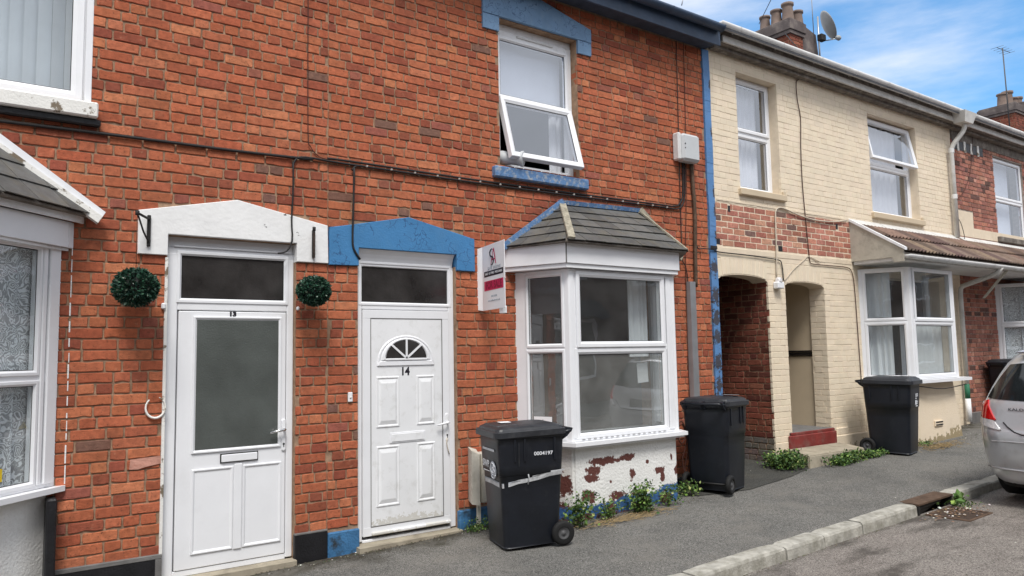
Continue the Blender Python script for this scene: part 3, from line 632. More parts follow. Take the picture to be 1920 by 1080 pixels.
# ---- upvc pieces
def rect_frame(mb, u0, u1, z0, z1, t, w0, w1, bev=.006):
    mb.box(u0, u1, w0, w1, z1 - t, z1, bev); mb.box(u0, u1, w0, w1, z0, z0 + t, bev); mb.box(u0, u0 + t, w0 + .0006, w1, z0 + t, z1 - t, bev); mb.box(u1 - t, u1, w0 + .0006, w1, z0 + t, z1 - t, bev)
def splay(mb, u0, u1, z0, z1, t, w0, w1):              # frame with a sloping inner bead and mitred corners
    R = lambda i, w: [(u0 + i, w, z0 + i), (u1 - i, w, z0 + i), (u1 - i, w, z1 - i), (u0 + i, w, z1 - i)]
    mb.loops([R(0, w1), R(0, w0 + .004), R(.004, w0), R(t * .62, w0), R(t * .70, w0 + .004), R(t, w0 + .014), R(t, w1)], cap=False)
def unit(mtx, parent, rects, glass='glass', frame='white', pname='sash', t=.048, wf=0., gd=.022, gask=True):
    """opening lights: each rect (u0, u1, z0, z1, proud) becomes a sash with its pane"""
    for (u0, u1, z0, z1, pr) in rects:
        mb = MB(mtx); splay(mb, u0, u1, z0, z1, t, wf - pr, wf + .05); s = mb.build(pname, frame, parent)
        mb = MB(mtx); a = t - .004; R = lambda i, w: [(u0 + i, w, z0 + i), (u1 - i, w, z0 + i), (u1 - i, w, z1 - i), (u0 + i, w, z1 - i)]
        mb.loops([R(a, wf - pr + .016), R(a + .009, wf - pr + .018)], cap=False); mb.build('gasket', 'gasket', s)
        mb = MB(mtx); mb.box(u0 + t - .003, u1 - t + .003, wf - pr + gd, wf - pr + gd + .004, z0 + t - .003, z1 - t + .003); mb.build('pane', glass, s)

# ---- door 13
dm = at(FR, 0, .05, 0)
mb = MB(dm); x0, x1 = 1.168, 2.139
mb.box(x0, x0 + .085, 0, .07, .03, 2.405, .006); mb.box(x1 - .055, x1, 0, .07, .03, 2.405, .006); mb.box(x0 + .085, x1 - .055, .002, .07, 1.975, 2.045, .006)
mb.box(x0, x1, .004, .07, 2.40, 2.45, .006); mb.box(x0 + .002, x1 - .002, .022, .07, 2.45, 2.531, .004)
mb.box(x0 + .05, x1 - .03, -.012, .004, 2.452, 2.462, .002)
mb.box(x0 + .085, x1 - .055, .002, .07, .02, .062, .004)
df = mb.build('door_frame', 'white', h13)
mb = MB(); mb.box(1.150, 1.172, -.012, .06, .205, 2.36, .003); mb.build('frame_trim', 'paint_chipped', h13)
unit(dm, h13, [(x0 + .075, x1 - .045, 2.030, 2.425, .006)], glass='glass_dark', pname='fanlight', t=.035)
mb = MB(dm); a, b = 1.262, 2.078
mb.box(a, b, -.004, .045, .066, 1.968, .005)
door = mb.build('door', 'white', h13)
def bead_rect(mb, u0, u1, z0, z1, w=-.004, t=.022, hh=.012, inner=-.0):
    R = lambda i, y: [(u0 + i, y, z0 + i), (u1 - i, y, z0 + i), (u1 - i, y, z1 - i), (u0 + i, y, z1 - i)]
    mb.loops([R(0, w), R(.004, w - hh), R(t * .5, w - hh), R(t, w - .0015)], cap=True)
mb = MB(dm); bead_rect(mb, 1.365, 2.040, .900, 1.930, t=.026); mb.build('glazing_bead', 'white', door)
mb = MB(dm); mb.box(1.392, 2.014, -.0095, -.0062, .928, 1.902); mb.build('pane', 'glass_obscure', door)
for (u0, u1) in ((1.372, 1.675), (1.745, 2.045)):
    mb = MB(dm); bead_rect(mb, u0, u1, .165, .785, t=.024, hh=.010); mb.build('lower_panel', 'white', door)
mb = MB(dm); mb.box(1.68, 1.74, -.016, -.004, .16, .80, .010); mb.build('centre_mullion', 'white', door)
def letterplate(mtx, u0, u1, z0, z1, par, dark=True):
    mb = MB(mtx); mb.box(u0, u1, -.012, -.004, z0, z1, .004); o = mb.build('letter_plate', 'gasket' if dark else 'white', par)
    mb = MB(mtx); mb.box(u0 + .008, u1 - .008, -.022, -.012, z0 + .008, z1 - .008, .006); mb.build('letter_flap', 'white', par)
letterplate(dm, 1.575, 1.862, .812, .884, door)
def handle(mtx, u, z, par, bend=0.):
    mb = MB(mtx); R = []
    pts = [(math.cos(t) * .016, math.sin(t)) for t in np.linspace(0, 2 * PI, 20, endpoint=False)]
    out = [(u + c, (z + .11 * (1 if s_ > 0 else -1) + s_ * .016)) for c, s_ in pts]
    mb.loops([[(a, -.004, b) for a, b in out], [(a, -.013, b) for a, b in out], [(u + (a - u) * .7, -.017, z + (b - z) * .96) for a, b in out]])
    o = mb.build('handle', 'white_dirty' if bend else 'white', par)
    mb = MB(mtx); mb.tube([(u, -.012, z + .045), (u, -.05, z + .045), (u - .02, -.055, z + .043), (u - .12, -.052, z + .028)], [.010, .010, .011, .008], 8); mb.build('lever', 'chrome' if not bend else 'white', par)
    mb = MB(mtx); mb.lathe([(.0, -.0185), (.009, -.0185), (.009, -.016)], (u, 0, z - .07), 'y', 12); mb.box(u - .003, u + .003, -.019, -.016, z - .095, z - .07); mb.build('keyhole', 'gasket', par)
handle(dm, 2.061, .99, door)
text('13', .050, at(dm, 1.655, -.0045, 1.948), 'black_print', door, 'door_number', sx=1.15, bold=.0035)
# threshold
mb = MB(); mb.box(1.14, 2.15, -.045, .06, -.2, .020, .006); mb.build('doorstep', 'step_stone', h13)
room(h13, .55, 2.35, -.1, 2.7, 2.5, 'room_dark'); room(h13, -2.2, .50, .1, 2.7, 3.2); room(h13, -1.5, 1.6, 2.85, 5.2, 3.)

# ---- door 14
dm = at(FR, 0, .05, 0); x0, x1 = 2.686, 3.664
mb = MB(dm); mb.box(x0, x0 + .055, 0, .07, .045, 2.39, .006); mb.box(x1 - .060, x1, 0, .07, .045, 2.39, .006); mb.box(x0 + .055, x1 - .06, .002, .07, 2.01, 2.075, .006)
mb.box(x0, x1, .004, .07, 2.385, 2.42, .006)
# coved head lining
cov = [(.004, 2.42), (.000, 2.435), (-.006, 2.46), (-.018, 2.49), (-.036, 2.515), (-.05, 2.531), (.07, 2.531), (.07, 2.42)]
mb.add([(x0, y, z) for y, z in cov] + [(x1 - .012, y, z) for y, z in cov], [list(range(8)), list(range(15, 7, -1))] + [(i, i + 8, (i + 1) % 8 + 8, (i + 1) % 8) for i in range(8)])
mb.box(x0 + .055, x1 - .06, -.006, .07, .035, .058, .004)
df = mb.build('door_frame', 'white', h14)
unit(dm, h14, [(x0 + .02, x1 - .025, 2.045, 2.43, .004)], glass='glass_dark', pname='fanlight', t=.030)
mb = MB(dm); mb.box(2.745, 3.602, -.003, .045, .085, 2.005, .004); door = mb.build('door', 'white', h14)
mb = MB(dm); rect_frame(mb, 2.745, 3.602, .085, 2.005, .075, -.010, -.003, .004); mb.build('door_rail', 'white', door)
mb = MB(dm); 
R = lambda i, w: [(2.818 + i, w, .158 + i), (3.529 - i, w, .158 + i), (3.529 - i, w, 1.932 - i), (2.818 + i, w, 1.932 - i)]
mb.loops([R(-.003, -.0115), R(.004, -.0105)], cap=False); mb.build('dark_seam', 'grey_cement', door)
mb = MB(dm); mb.box(2.822, 3.525, -.008, -.003, .162, 1.928, .002); leaf = mb.build('door_leaf', 'white_dirty', door)
mb = MB(dm); mb.box(2.82, 3.60, -.035, -.008, .088, .118, .008); mb.build('weather_bar', 'white_dirty', door)
def moulded(u0, u1, z0, z1):
    mb = MB(dm); R = lambda i, j, w: [(u0 + i, w, z0 + j), (u1 - i, w, z0 + j), (u1 - i, w, z1 - j), (u0 + i, w, z1 - j)]
    w = -.008
    mb.loops([R(0, 0, w), R(.006, .006, w - .007), R(.014, .014, w - .007), R(.022, .024, w - .001), R(.045, .060, w - .010)], cap=True); mb.build('moulded_panel', 'white_dirty', door)
for (u0, u1) in ((2.868, 3.092), (3.262, 3.446)):
    moulded(u0, u1, .985, 1.425); moulded(u0, u1, .315, .828)
# half-round light
cx, cz, r = 3.161, 1.575, .205
def half(rad, w, dz=0., n=20): return [(cx + rad * math.cos(PI - PI * i / n), w, cz + dz + rad * math.sin(PI * i / n) * .82) for i in range(n + 1)]
mb = MB(dm); mb.loops([half(r + .075, -.008, -.02), half(r + .066, -.015, -.02), half(r + .055, -.015, -.02), half(r + .045, -.009, -.01), half(r + .030, -.017, -.01), half(r + .008, -.020, 0), half(r, -.012, 0)], cap=True); mb.build('arched_moulding', 'white', door)
mb = MB(dm); mb.loops([[(2.872, -.008, 1.515), (3.450, -.008, 1.515), (3.450, -.008, 1.560), (2.872, -.008, 1.560)], [(2.885, -.018, 1.520), (3.437, -.018, 1.520), (3.41, -.018, 1.553), (2.912, -.018, 1.553)]]); mb.build('arch_sill', 'white', door)
mb = MB(dm); hp = half(r - .002, -.0165); mb.add(hp, [tuple(range(len(hp)))]); mb.build('arched_pane', 'glass_dark', door)
mb = MB(dm)
for k in (45, 90, 135):
    a = math.radians(k); d = Vector((math.cos(a), 0, math.sin(a) * .82)); e = Vector((-math.sin(a), 0, math.cos(a))) * .009
    p = Vector((cx, -.017, cz + .005)); q = p + d * (r + .004); o = Vector((0, -.006, 0))
    mb.hexa([p - e, p + e, q + e, q - e], [p - e + o, p + e + o, q + e + o, q - e + o])
mb.box(cx - r, cx + r, -.023, -.012, cz - .012, cz + .006, .003)
mb.build('glazing_bar', 'white', door)
text('14', .098, at(dm, 3.150, -.0085, 1.462), 'black_print', door, 'door_number', sx=.92, bold=.0035)
mb = MB(dm); mb.box(2.996, 3.345, -.014, -.008, .845 + .0, .935, .004); o = mb.build('letter_plate', 'white', door)
mb = MB(dm); mb.box(3.012, 3.329, -.019, -.014, .857, .923, .004); mb.build('letter_flap', 'white_dirty', door)
handle(dm, 3.572, .945, door, 1.)
mb = MB(dm); mb.tube([(3.566, -.02, .85), (3.560, -.026, .80), (3.575, -.024, .74), (3.590, -.02, .70)], .004, 6); mb.build('key_cord', 'cable_white', door)
mb = MB(); mb.hexa([(2.64, -.10, -.25), (3.69, -.07, -.25), (3.69, .06, -.25), (2.64, .06, -.25)], [(2.66, -.085, .028), (3.67, -.06, .030), (3.67, .06, .036), (2.66, .06, .036)]); mb.build('doorstep', 'step_stone', h14)
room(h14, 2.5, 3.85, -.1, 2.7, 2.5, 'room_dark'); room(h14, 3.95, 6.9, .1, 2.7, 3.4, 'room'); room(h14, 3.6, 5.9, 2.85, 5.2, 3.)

# ---- upper window 14, bottom light pushed open
um = at(FR, 0, .10, 0); x0, x1 = 4.198, 5.223
mb = MB(um); mb.box(x0, x0 + .07, 0, .07, 3.452, 4.90, .005); mb.box(x1 - .07, x1, 0, .07, 3.452, 4.90, .005); mb.box(x0 + .07, x1 - .07, 0, .07, 4.815, 4.90, .005); mb.box(x0 + .07, x1 - .07, 0, .07, 3.452, 3.515, .005)
mb.box(x0 + .07, x1 - .07, .002, .07, 4.165, 4.215, .005); mb.box(x0, x1, .01, .07, 4.90, 4.97, .004); mb.box(x0 + .10, x1 - .10, -.035, 0.001, 3.440, 3.470, .006)
wf = mb.build('window', 'white_dirty', h14)
mb = MB(um); mb.box(4.49, 4.97, -.012, .0, 4.862, 4.884, .004); mb.box(4.50, 4.96, -.0125, -.010, 4.866, 4.873, .001); mb.build('trickle_vent', 'gutter_grey', wf)
unit(um, wf, [(x0 + .045, x1 - .045, 4.190, 4.84, .006)], glass='glass_up', t=.04)
ang = math.radians(16); hm = um @ Matrix.Translation((0, -.012, 4.195)) @ Matrix.Rotation(-ang, 4, 'X') @ Matrix.Translation((0, 0, -4.195))
mb = MB(hm); a, b, c, d = x0 + .045, x1 - .045, 3.50, 4.190
splay(mb, a, b, c, d, .062, -.03, .03); sash = mb.build('open_sash', 'white', wf)
mb = MB(hm); R = lambda i, w: [(a + i, w, c + i), (b - i, w, c + i), (b - i, w, d - i), (a + i, w, d - i)]; mb.loops([R(.058, -.014), R(.067, -.012)], cap=False); mb.build('gasket', 'gasket', sash)
mb = MB(hm); mb.box(a + .06, b - .06, -.008, -.004, c + .06, d - .06); mb.build('pane', 'glass_up', sash)

# ---- upper-left window 13
um = at(FR, 0, .06, 0); x0, x1 = -.55, .600
mb = MB(um); mb.box(x0, x0 + .05, 0, .07, 3.425, 4.84, .004); mb.box(x1 - .03, x1, 0, .07, 3.425, 4.84, .004); mb.box(x0, x1, .001, .07, 4.79, 4.84, .004); mb.box(x0, x1, .001, .07, 3.425, 3.47, .004); wf = mb.build('window', 'white', h13)
unit(um, wf, [(x0 + .03, x1 - .012, 3.452, 4.81, .012)], glass='glass', t=.072)

# ---- bay of number 14
bA, bB, bC, bD = Vector((4.354, .0, 0)), Vector((4.565, -.55, 0)), Vector((6.005, -.55, 0)), Vector((6.28, .0, 0))
def panel_m(P, Q):
    u = (Q - P).normalized(); n = Vector((u.y, -u.x, 0)); return frame_mtx(P, u, n), (Q - P).length
def bay_frame(h, pts, z0, z1, ztr, posts=.045, glass='glass', sashes=None, label='bay_window', fw='white'):
    mb = MB()
    for i, (P, Q) in enumerate(zip(pts[:-1], pts[1:])):
        m, L = panel_m(P, Q); mb.m = m
        mb.box(0, L, .0, .07, z1 - .045, z1, .004); mb.box(0, L, .0, .07, z0, z0 + .04, .004); mb.box(posts, L - posts, .002, .07, ztr[i] - .028, ztr[i] + .028, .004)
        mb.box(0.002, posts + .04, .0015, .07, z0 + .04, z1 - .045, .004); mb.box(L - posts - .04, L - .002, .0015, .07, z0 + .04, z1 - .045, .004)
    mb.m = None
    w = mb.build('bay_window', fw, h)
    for i, P in enumerate(pts):          # fluted corner posts
        a = (pts[max(i - 1, 0)] - P); b = (pts[min(i + 1, len(pts) - 1)] - P); a = a.normalized() if a.length else -b.normalized(); b = b.normalized() if b.length else -a
        q = [P + a * posts, P + a * posts * .25 + Vector((0, -.010, 0)), P + b * posts * .25 + Vector((0, -.010, 0)), P + b * posts, P + Vector((0, .06, 0))]
        pb = MB(); pb.add([(p.x, p.y, z0 + .001) for p in q] + [(p.x, p.y, z1 - .002) for p in q], [(0, 1, 2, 3, 4), (9, 8, 7, 6, 5)] + [(k, k + 5, (k + 1) % 5 + 5, (k + 1) % 5) for k in range(5)]); pb.build('corner_post', fw, w)
    return w
ZS, ZF = .775, 2.395
bw14 = bay_frame(h14, [bA, bB, bC, bD], ZS, ZF, [1.645, 1.645, 1.645])
m, L = panel_m(bA, bB)
unit(m, bw14, [(.10, L - .055, 1.655, 2.365, .006)], t=.035); unit(m, bw14, [(.10, L - .055, ZS + .02, 1.635, .006)], t=.035, glass='glass_grey_reflect')
mb = MB(m); mb.box(-.05, .115, -.006, .03, ZS, ZF - .01, .004); mb.build('side_board', 'white', bw14)
m, L = panel_m(bB, bC)
unit(m, bw14, [(.085, L - .155, 1.650, 2.378, .016)], t=.055); unit(m, bw14, [(.060, L - .140, ZS + .02, 1.640, .004)], t=.055, glass='glass_grey_reflect')
each([(L - .13, L - .06, -.012, .02, ZS + .03, ZF - .02), (L - .055, L - .008, -.004, .02, ZS + .03, ZF - .02), (.015, .055, -.010, .02, ZS + .03, ZF - .02)], 'jamb_cover', 'white', bw14, m, .006)
each([(.12 + k * (L - .28) / 16, .12 + k * (L - .28) / 16 + .035, -.0085, -.005, ZS + .012, ZS + .0165) for k in range(16)], 'drain_slot', 'grey_cement', bw14, m, 0)
m, L = panel_m(bC, bD); unit(m, bw14, [(.06, L - .06, 1.655, 2.365, .006), (.06, L - .06, ZS + .02, 1.635, .006)], t=.04)
def poly_slab(pts, z0, z1, m, h, name, bev=0., top=None):
    n = len(pts); mb = MB(); mb.add([(x, y, z0) for x, y in pts] + [(x, y, z1) for x, y in (top or pts)], [list(range(n))[::-1], list(range(n, 2 * n))] + [(i, (i + 1) % n, (i + 1) % n + n, i + n) for i in range(n)]); return mb.build(name, m, h)
poly_slab([(4.300, -.03), (4.545, -.625), (6.060, -.625), (6.35, -.03), (6.35, .20), (4.3, .20)], .737, ZS - .002, 'white', bw14, 'sill')
poly_slab([(4.325, .0), (4.565, -.595), (6.040, -.595), (6.33, .0), (6.33, .20), (4.325, .20)], .715, .736, 'white', bw14, 'sill_drip')
M['bay_base'] = mat('flaking_white_masonry', (.80, .795, .77), .65, .05, 4, .6, 45, .008, .3, grime=.25, gcol=(.5, .48, .43), gs=6)
blots(M['bay_base'], [(4.98, .565, .20, .035), (4.83, .49, .08, .06), (4.80, .42, .09, .04), (5.28, .575, .09, .035), (4.74, .27, .06, .06), (4.80, .235, .05, .05), (5.34, .40, .035, .05), (5.72, .40, .07, .04), (5.76, .34, .035, .06), (5.15, .22, .11, .04), (4.93, .14, .06, .03), (5.40, .21, .06, .03), (5.88, .20, .12, .045), (4.545, .38, .05, .10), (4.50, .16, .06, .09), (5.98, .38, .04, .05), (5.05, .36, .02, .02), (5.55, .50, .02, .02), (5.90, .52, .015, .03)], (.125, .045, .037), noise=.55, ns=20)
blots(M['bay_base'], [(4.7, .02, .5, .155), (5.3, .04, .6, .16), (5.9, .07, .35, .185), (4.3, .0, .3, .14)], (.05, .13, .30), noise=.16, ns=9)
blots(M['bay_base'], [(5.05, .10, .05, .07), (5.80, .12, .10, .06), (5.45, .10, .12, .035), (4.75, .07, .10, .03), (5.3, -.03, 1.6, .10)], (.12, .055, .045), noise=.5, ns=15)
b = poly_slab([(4.40, -.0), (4.595, -.53), (5.985, -.53), (6.25, .0), (6.25, .22), (4.40, .22)], -.15, .716, 'bay_base', h14, 'bay_base')
bm = bmesh.new(); bm.from_mesh(b.data); bmesh.ops.bevel(bm, geom=[e for e in bm.edges if abs(e.verts[0].co.z - e.verts[1].co.z) > .3], offset=.02, segments=3, affect='EDGES'); bm.to_mesh(b.data); bm.free()
# fascia of the bay
def fascia(h, pts, z0, z1, thick, m):
    mb = MB()
    for P, Q in zip(pts[:-1], pts[1:]):
        mm, L = panel_m(P, Q); mb.m = mm; mb.box(.001, L - .001, 0, thick, z0, z1, .003)
    mb.m = None
    return mb.build('fascia', m, h)
fp = [Vector((4.205, -.0, 0)), Vector((4.49, -.62, 0)), Vector((6.03, -.62, 0)), Vector((6.44, .0, 0))]
fascia(h14, fp, 2.440, 2.635, .02, 'white')
mb = MB(); mb.box(4.486, 4.497, -.6235, -.615, 2.442, 2.633, .001); mb.build('fascia_joint', 'grey_cement', h14)
poly_slab([(4.22, .0), (4.502, -.605), (6.02, -.605), (6.425, .0)], 2.400, 2.438, 'white', h14, 'soffit_board')
# slated hipped roof
def slate_facet(roof, TL, TR, BL, BR, rows, width, m='slate', th=.007, colf=None, stag=.5, ow=1.0):
    TL, TR, BL, BR = map(Vector, (TL, TR, BL, BR)); nrm = (BR - BL).cross(TL - BL).normalized()
    if nrm.z < 0: nrm = -nrm
    ux = (BR - BL).normalized(); 
    for r in range(rows):
        t0, t1 = r / rows, (r + 1) / rows + .06 / rows; t1c = min(t1, 1 + .05)
        a0, b0 = TL.lerp(BL, t0), TR.lerp(BR, t0); a1, b1 = TL.lerp(BL, t1c), TR.lerp(BR, t1c)
        s0 = min((a0 - BL).dot(ux), (a1 - BL).dot(ux)); s1 = max((b0 - BL).dot(ux), (b1 - BL).dot(ux)); x = s0 - (stag * width if r % 2 else 0) - random.uniform(0, .03)
        while x < s1:
            e = x + width; g = .0025
            def clip(P, Q, v): L = (Q - P).length; base = (P - BL).dot(ux); return P + (Q - P) * max(0, min(1, (v - base) / max(L, 1e-6)))
            p0, p1, q0, q1 = clip(a0, b0, x + g), clip(a0, b0, e - g), clip(a1, b1, x + g), clip(a1, b1, e - g); x = e
            if (p1 - p0).length < .01 and (q1 - q0).length < .03: continue
            lift0, lift1 = nrm * .004, nrm * (.014 + random.uniform(0, .006)); j = [random.uniform(-.006, .006) for _ in range(2)]; dn = (BL - TL).normalized()
            kq = random.uniform(.72, 1.3); mb = MB(); c = colf() if colf else tuple(v * kq for v in (.098, .098, .094)); mb.col = c
            b_ = [p0 + lift0, p1 + lift0, q1 + lift1 + dn * j[0], q0 + lift1 + dn * j[1]]
            mb.hexa(b_, [v + nrm * th for v in b_]); mb.build('slate', m, roof, attr=True)
T0, T1 = Vector((4.93, -.015, 3.125)), Vector((6.06, -.015, 3.150)); E0, E1, E2, E3 = Vector((4.19, -.015, 2.630)), Vector((4.455, -.685, 2.640)), Vector((6.075, -.685, 2.640)), Vector((6.66, -.015, 2.640))
def bay_roof(h, T0, T1, E0, E1, E2, E3, rows=5, w=.245):
    mb = MB(); mb.add([T0, T1, E0, E1, E2, E3, E0 - Vector((0, 0, .012)), E1 - Vector((0, 0, .012)), E2 - Vector((0, 0, .012)), E3 - Vector((0, 0, .012))], [(0, 3, 4, 1), (0, 2, 3), (1, 4, 5), (2, 6, 7, 3), (3, 7, 8, 4), (4, 8, 9, 5), (6, 7, 8, 9)])
    r = mb.build('bay_roof', 'soffit', h)
    slate_facet(r, T0, T1, E1, E2, rows, w); slate_facet(r, T0, T0 + (T1 - T0) * .001, E0, E1, rows, w); slate_facet(r, T1, T1 + (T1 - T0) * .001, E2, E3, rows, w)
    return r
br14 = bay_roof(h14, T0, T1, E0, E1, E2, E3)
def board(r, P, Q, side, up, w, t, m, name, taper=1.):
    P, Q = Vector(P), Vector(Q); s = Vector(side).normalized() * w / 2; u = Vector(up).normalized() * t
    mb = MB(); n = 6
    for k in range(n):
        a, b = P.lerp(Q, k / n), P.lerp(Q, (k + 1) / n); j = lambda: Vector((random.uniform(-.004, .004),) * 3)
        mb.hexa([a - s, a + s, b + s, b - s], [a - s + u + j() * 0, a + s + u, b + s + u, b - s + u])
    return mb.build(name, m, r)
board(br14, T0 + Vector((0, -.03, .005)), E1 + Vector((.03, -.02, .012)), (1, .0, .0), (0, -.5, .8), .085, .022, 'lichen', 'hip_board')
board(br14, T1 + Vector((0, -.03, .005)), E2 + Vector((.0, -.0, .012)), (1, .3, .0), (0, -.5, .8), .05, .018, 'lichen', 'hip_board')
board(br14, (4.89, -.02, 3.150), (6.08, -.02, 3.175), (0, -.25, .9), (0, -1, .2), .045, .03, 'blue_flaky', 'flashing')
board(br14, (4.93, -.03, 3.150), (4.17, -.03, 2.630), (.6, 0, -1), (0, -1, .2), .070, .045, 'blue_flaky', 'flashing')
board(br14, (6.05, -.03, 3.170), (6.70, -.03, 2.665), (.6, 0, 1), (0, -1, .2), .07, .05, 'lichen', 'verge_strip')

# ---- bay of number 13 (its near side panel shows at the left edge)
cA, cB, cC, cD = Vector((-1.85, 0, 0)), Vector((-1.36, -.46, 0)), Vector((-.02, -.46, 0)), Vector((.475, .0, 0))
bw13 = bay_frame(h13, [cA, cB, cC, cD], .775, 2.395, [1.50] * 3)
m, L = panel_m(cC, cD)
unit(m, bw13, [(.035, L - .135, 1.515, 2.385, .006), (.035, L - .135, .795, 1.485, .006)], t=.035)
each([(L - .132, L - .095, -.010, .02, .80, 2.38), (L - .085, L + .005, -.018, .02, .80, 2.38)], 'jamb_cover', 'white', bw13, m, .006)
m, L = panel_m(cB, cC); unit(m, bw13, [(.06, L - .06, 1.50, 2.37, .006), (.06, L - .06, .795, 1.475, .006)], t=.045)
m, L = panel_m(cA, cB); unit(m, bw13, [(.06, L - .06, 1.50, 2.37, .006), (.06, L - .06, .795, 1.475, .006)], t=.045)
poly_slab([(-1.95, .0), (-1.40, -.54), (.0, -.54), (.555, -.015), (.555, .0), (.4, .2), (-1.8, .2)], .737, .773, 'white', bw13, 'sill')
M['bay_base13'] = M['render_white']
poly_slab([(-1.80, .0), (-1.34, -.42), (-.04, -.42), (.445, .0), (.40, .22), (-1.8, .22)], -.3, .716, 'bay_base13', h13, 'bay_base')
fascia(h13, [Vector((-2.0, .0, 0)), Vector((-1.40, -.555, 0)), Vector((.0, -.555, 0)), Vector((.525, -.045, 0)), Vector((.56, .0, 0))], 2.385, 2.565, .02, 'white')
fascia(h13, [Vector((-2.06, .0, 0)), Vector((-1.42, -.60, 0)), Vector((.02, -.60, 0)), Vector((.60, -.04, 0)), Vector((.62, .0, 0))], 2.563, 2.612, .02, 'white_dirty')
poly_slab([(-2.0, .0), (-1.40, -.54), (.0, -.54), (.53, .0)], 2.366, 2.384, 'white_dirty', h13, 'soffit_board')
br13 = bay_roof(h13, Vector((-1.25, -.015, 3.20)), Vector((-.08, -.015, 3.20)), Vector((-2.1, -.015, 2.62)), Vector((-1.44, -.68, 2.62)), Vector((.05, -.68, 2.62)), Vector((.70, -.015, 2.62)), rows=4, w=.27)
board(br13, (-.10, -.04, 3.225), (.725, -.05, 2.612), (.55, 0, 1), (0, -1, .1), .060, .05, 'white', 'verge_strip')
board(br13, (-.12, -.05, 3.175), (.705, -.07, 2.580), (.55, 0, 1), (0, -1, .1), .055, .05, 'paint_chipped', 'mortar_fillet')
# ---- cream house: solid wall with arched openings
def arch_z(x, a, b, zs, rise):
    c = (a + b) / 2; hw = (b - a) / 2; t = max(-1, min(1, (x - c) / hw)); return zs + rise * math.sqrt(max(0, 1 - t * t)) * .9 + rise * .1
A1, A2 = (7.40, 8.395, 2.455, .085), (8.765, 9.67, 2.435, .065)
op15 = [(7.925, 8.79, 3.655, 5.19), (11.08, 12.54, 3.645, 5.19), (A1[0], A1[1], -.4, A1[2]), (A2[0], A2[1], -.4, A2[2]), (10.56, 13.0, .72, 2.66)]
op15c = [(7.925, 8.79, 3.655, 5.19), (11.08, 12.54, 3.645, 5.19), (A1[0], A1[1] + .013, -.4, A1[2] + A1[3] + .004), (A2[0], A2[1] + .004, -.4, A2[2] + A2[3] + .004), (10.56, 13.0, .72, 2.66)]
mb = wall_solid(MB(), 7.392, X15, -.3, 5.40, op15c, .0030, .24)
for (a, b, zs, rise) in (A1, A2):
    n = 14; top = zs + rise + .004; b += .013 if b < 9 else .004
    for i in range(n):
        u, v = a + (b - a) * i / n, a + (b - a) * (i + 1) / n; z0, z1 = arch_z(u, a, b, zs, rise), arch_z(v, a, b, zs, rise)
        mb.hexa([(u, .0031, z0), (v, .0031, z1), (v, .239, z1), (u, .239, z0)], [(u, .0031, top), (v, .0031, top), (v, .239, top), (u, .239, top)])
w15 = mb.build('wall', 'cream_flat', h15)
def hole15(zc, ch):
    r = []
    for (a, b, c, d) in [(7.925, 8.79, 3.655, 5.19), (11.08, 12.54, 3.645, 5.19), (10.56, 13.0, 0, 2.66)]:
        if c < zc < d: r.append((a, b))
    for (a, b, zs, rise) in (A1, A2):
        if zc < zs + .11: r.append((a, b))
        elif zc < zs + rise + .17: r.append((a + .02, b - .02))
    if 2.88 < zc < 3.44: r.append((7.39, 10.41))
    return r
brick_wall(w15, 'cream', FR, OUT, 7.396, X15 - .004, .40, 5.37, hole15, style='mixed', ch=.0777, joint=.0065)
mb = MB(); mb.box(7.42, 10.405, .0048, .03, 2.872, 3.455); wb = mb.build('brick_band', 'mortar_far', h15)
M['mortar_pale'] = mat('mortar_pale', (.46, .41, .36), .95, .2, 14, .3, 150, .003, .1); wb.data.materials[0] = M['mortar_pale']
brick_wall(wb, 'band', FR, OUT, 7.41, 10.405, 2.885, 3.45, rect_holes([(7.655, 7.70, 3.32, 3.40), (7.40, 7.47, 2.9, 2.98), (8.66, 8.75, 2.885, 2.96), (10.05, 10.10, 3.30, 3.38)]), style='stretch', ch=.0777)
mb = MB()
each([(a, b, .0005, .02, c, d) for (a, b, c, d) in [(7.655, 7.70, 3.325, 3.405), (7.41, 7.48, 2.90, 2.975), (8.66, 8.75, 2.89, 2.965), (10.05, 10.10, 3.30, 3.38), (9.02, 9.05, 3.27, 3.34)]], 'wall_hole', 'blackp', h15, None, 0)
# arch rings of painted brick on edge
for (a, b, zs, rise) in (A1, A2):
    n = 12 if b - a > .93 else 11
    for i in range(n):
        u = a + (b - a) * (i + .5) / n; z = arch_z(u, a, b, zs, rise); sl = -(u - (a + b) / 2) * .34; wd = (b - a) / n - .007
        mm = FR @ Matrix.Translation((u, 0, z + .118)) @ Matrix.Rotation(math.atan(sl) * -1, 4, 'Y')
        mb = MB(mm); mb.col = pal_cream(); mb.box(-wd / 2, wd / 2, -.0005 - random.uniform(0, .001), .02, -.108, .108, .004); mb.build('voussoir', 'cream', w15, attr=True)
mb = MB(); mb.box(7.40, 10.405, -.004, .03, 2.80, 2.868, .004); mb.box(7.44, 10.4, -.006, .02, 3.452, 3.480, .003); mb.build('string_course', 'cream_flat', h15)
# reveals in painted brick
for (x, a, b, z0, z1, key) in ((9.670, .004, .235, .56, 2.42, 'cream'),):
    brick_wall(w15, key, frame_mtx((x, b, 0), (0, -1, 0), (-1, 0, 0)), (-1, 0, 0), 0, b - a, z0, z1, style='mixed', ch=.0777, joint=.006, limit=40)
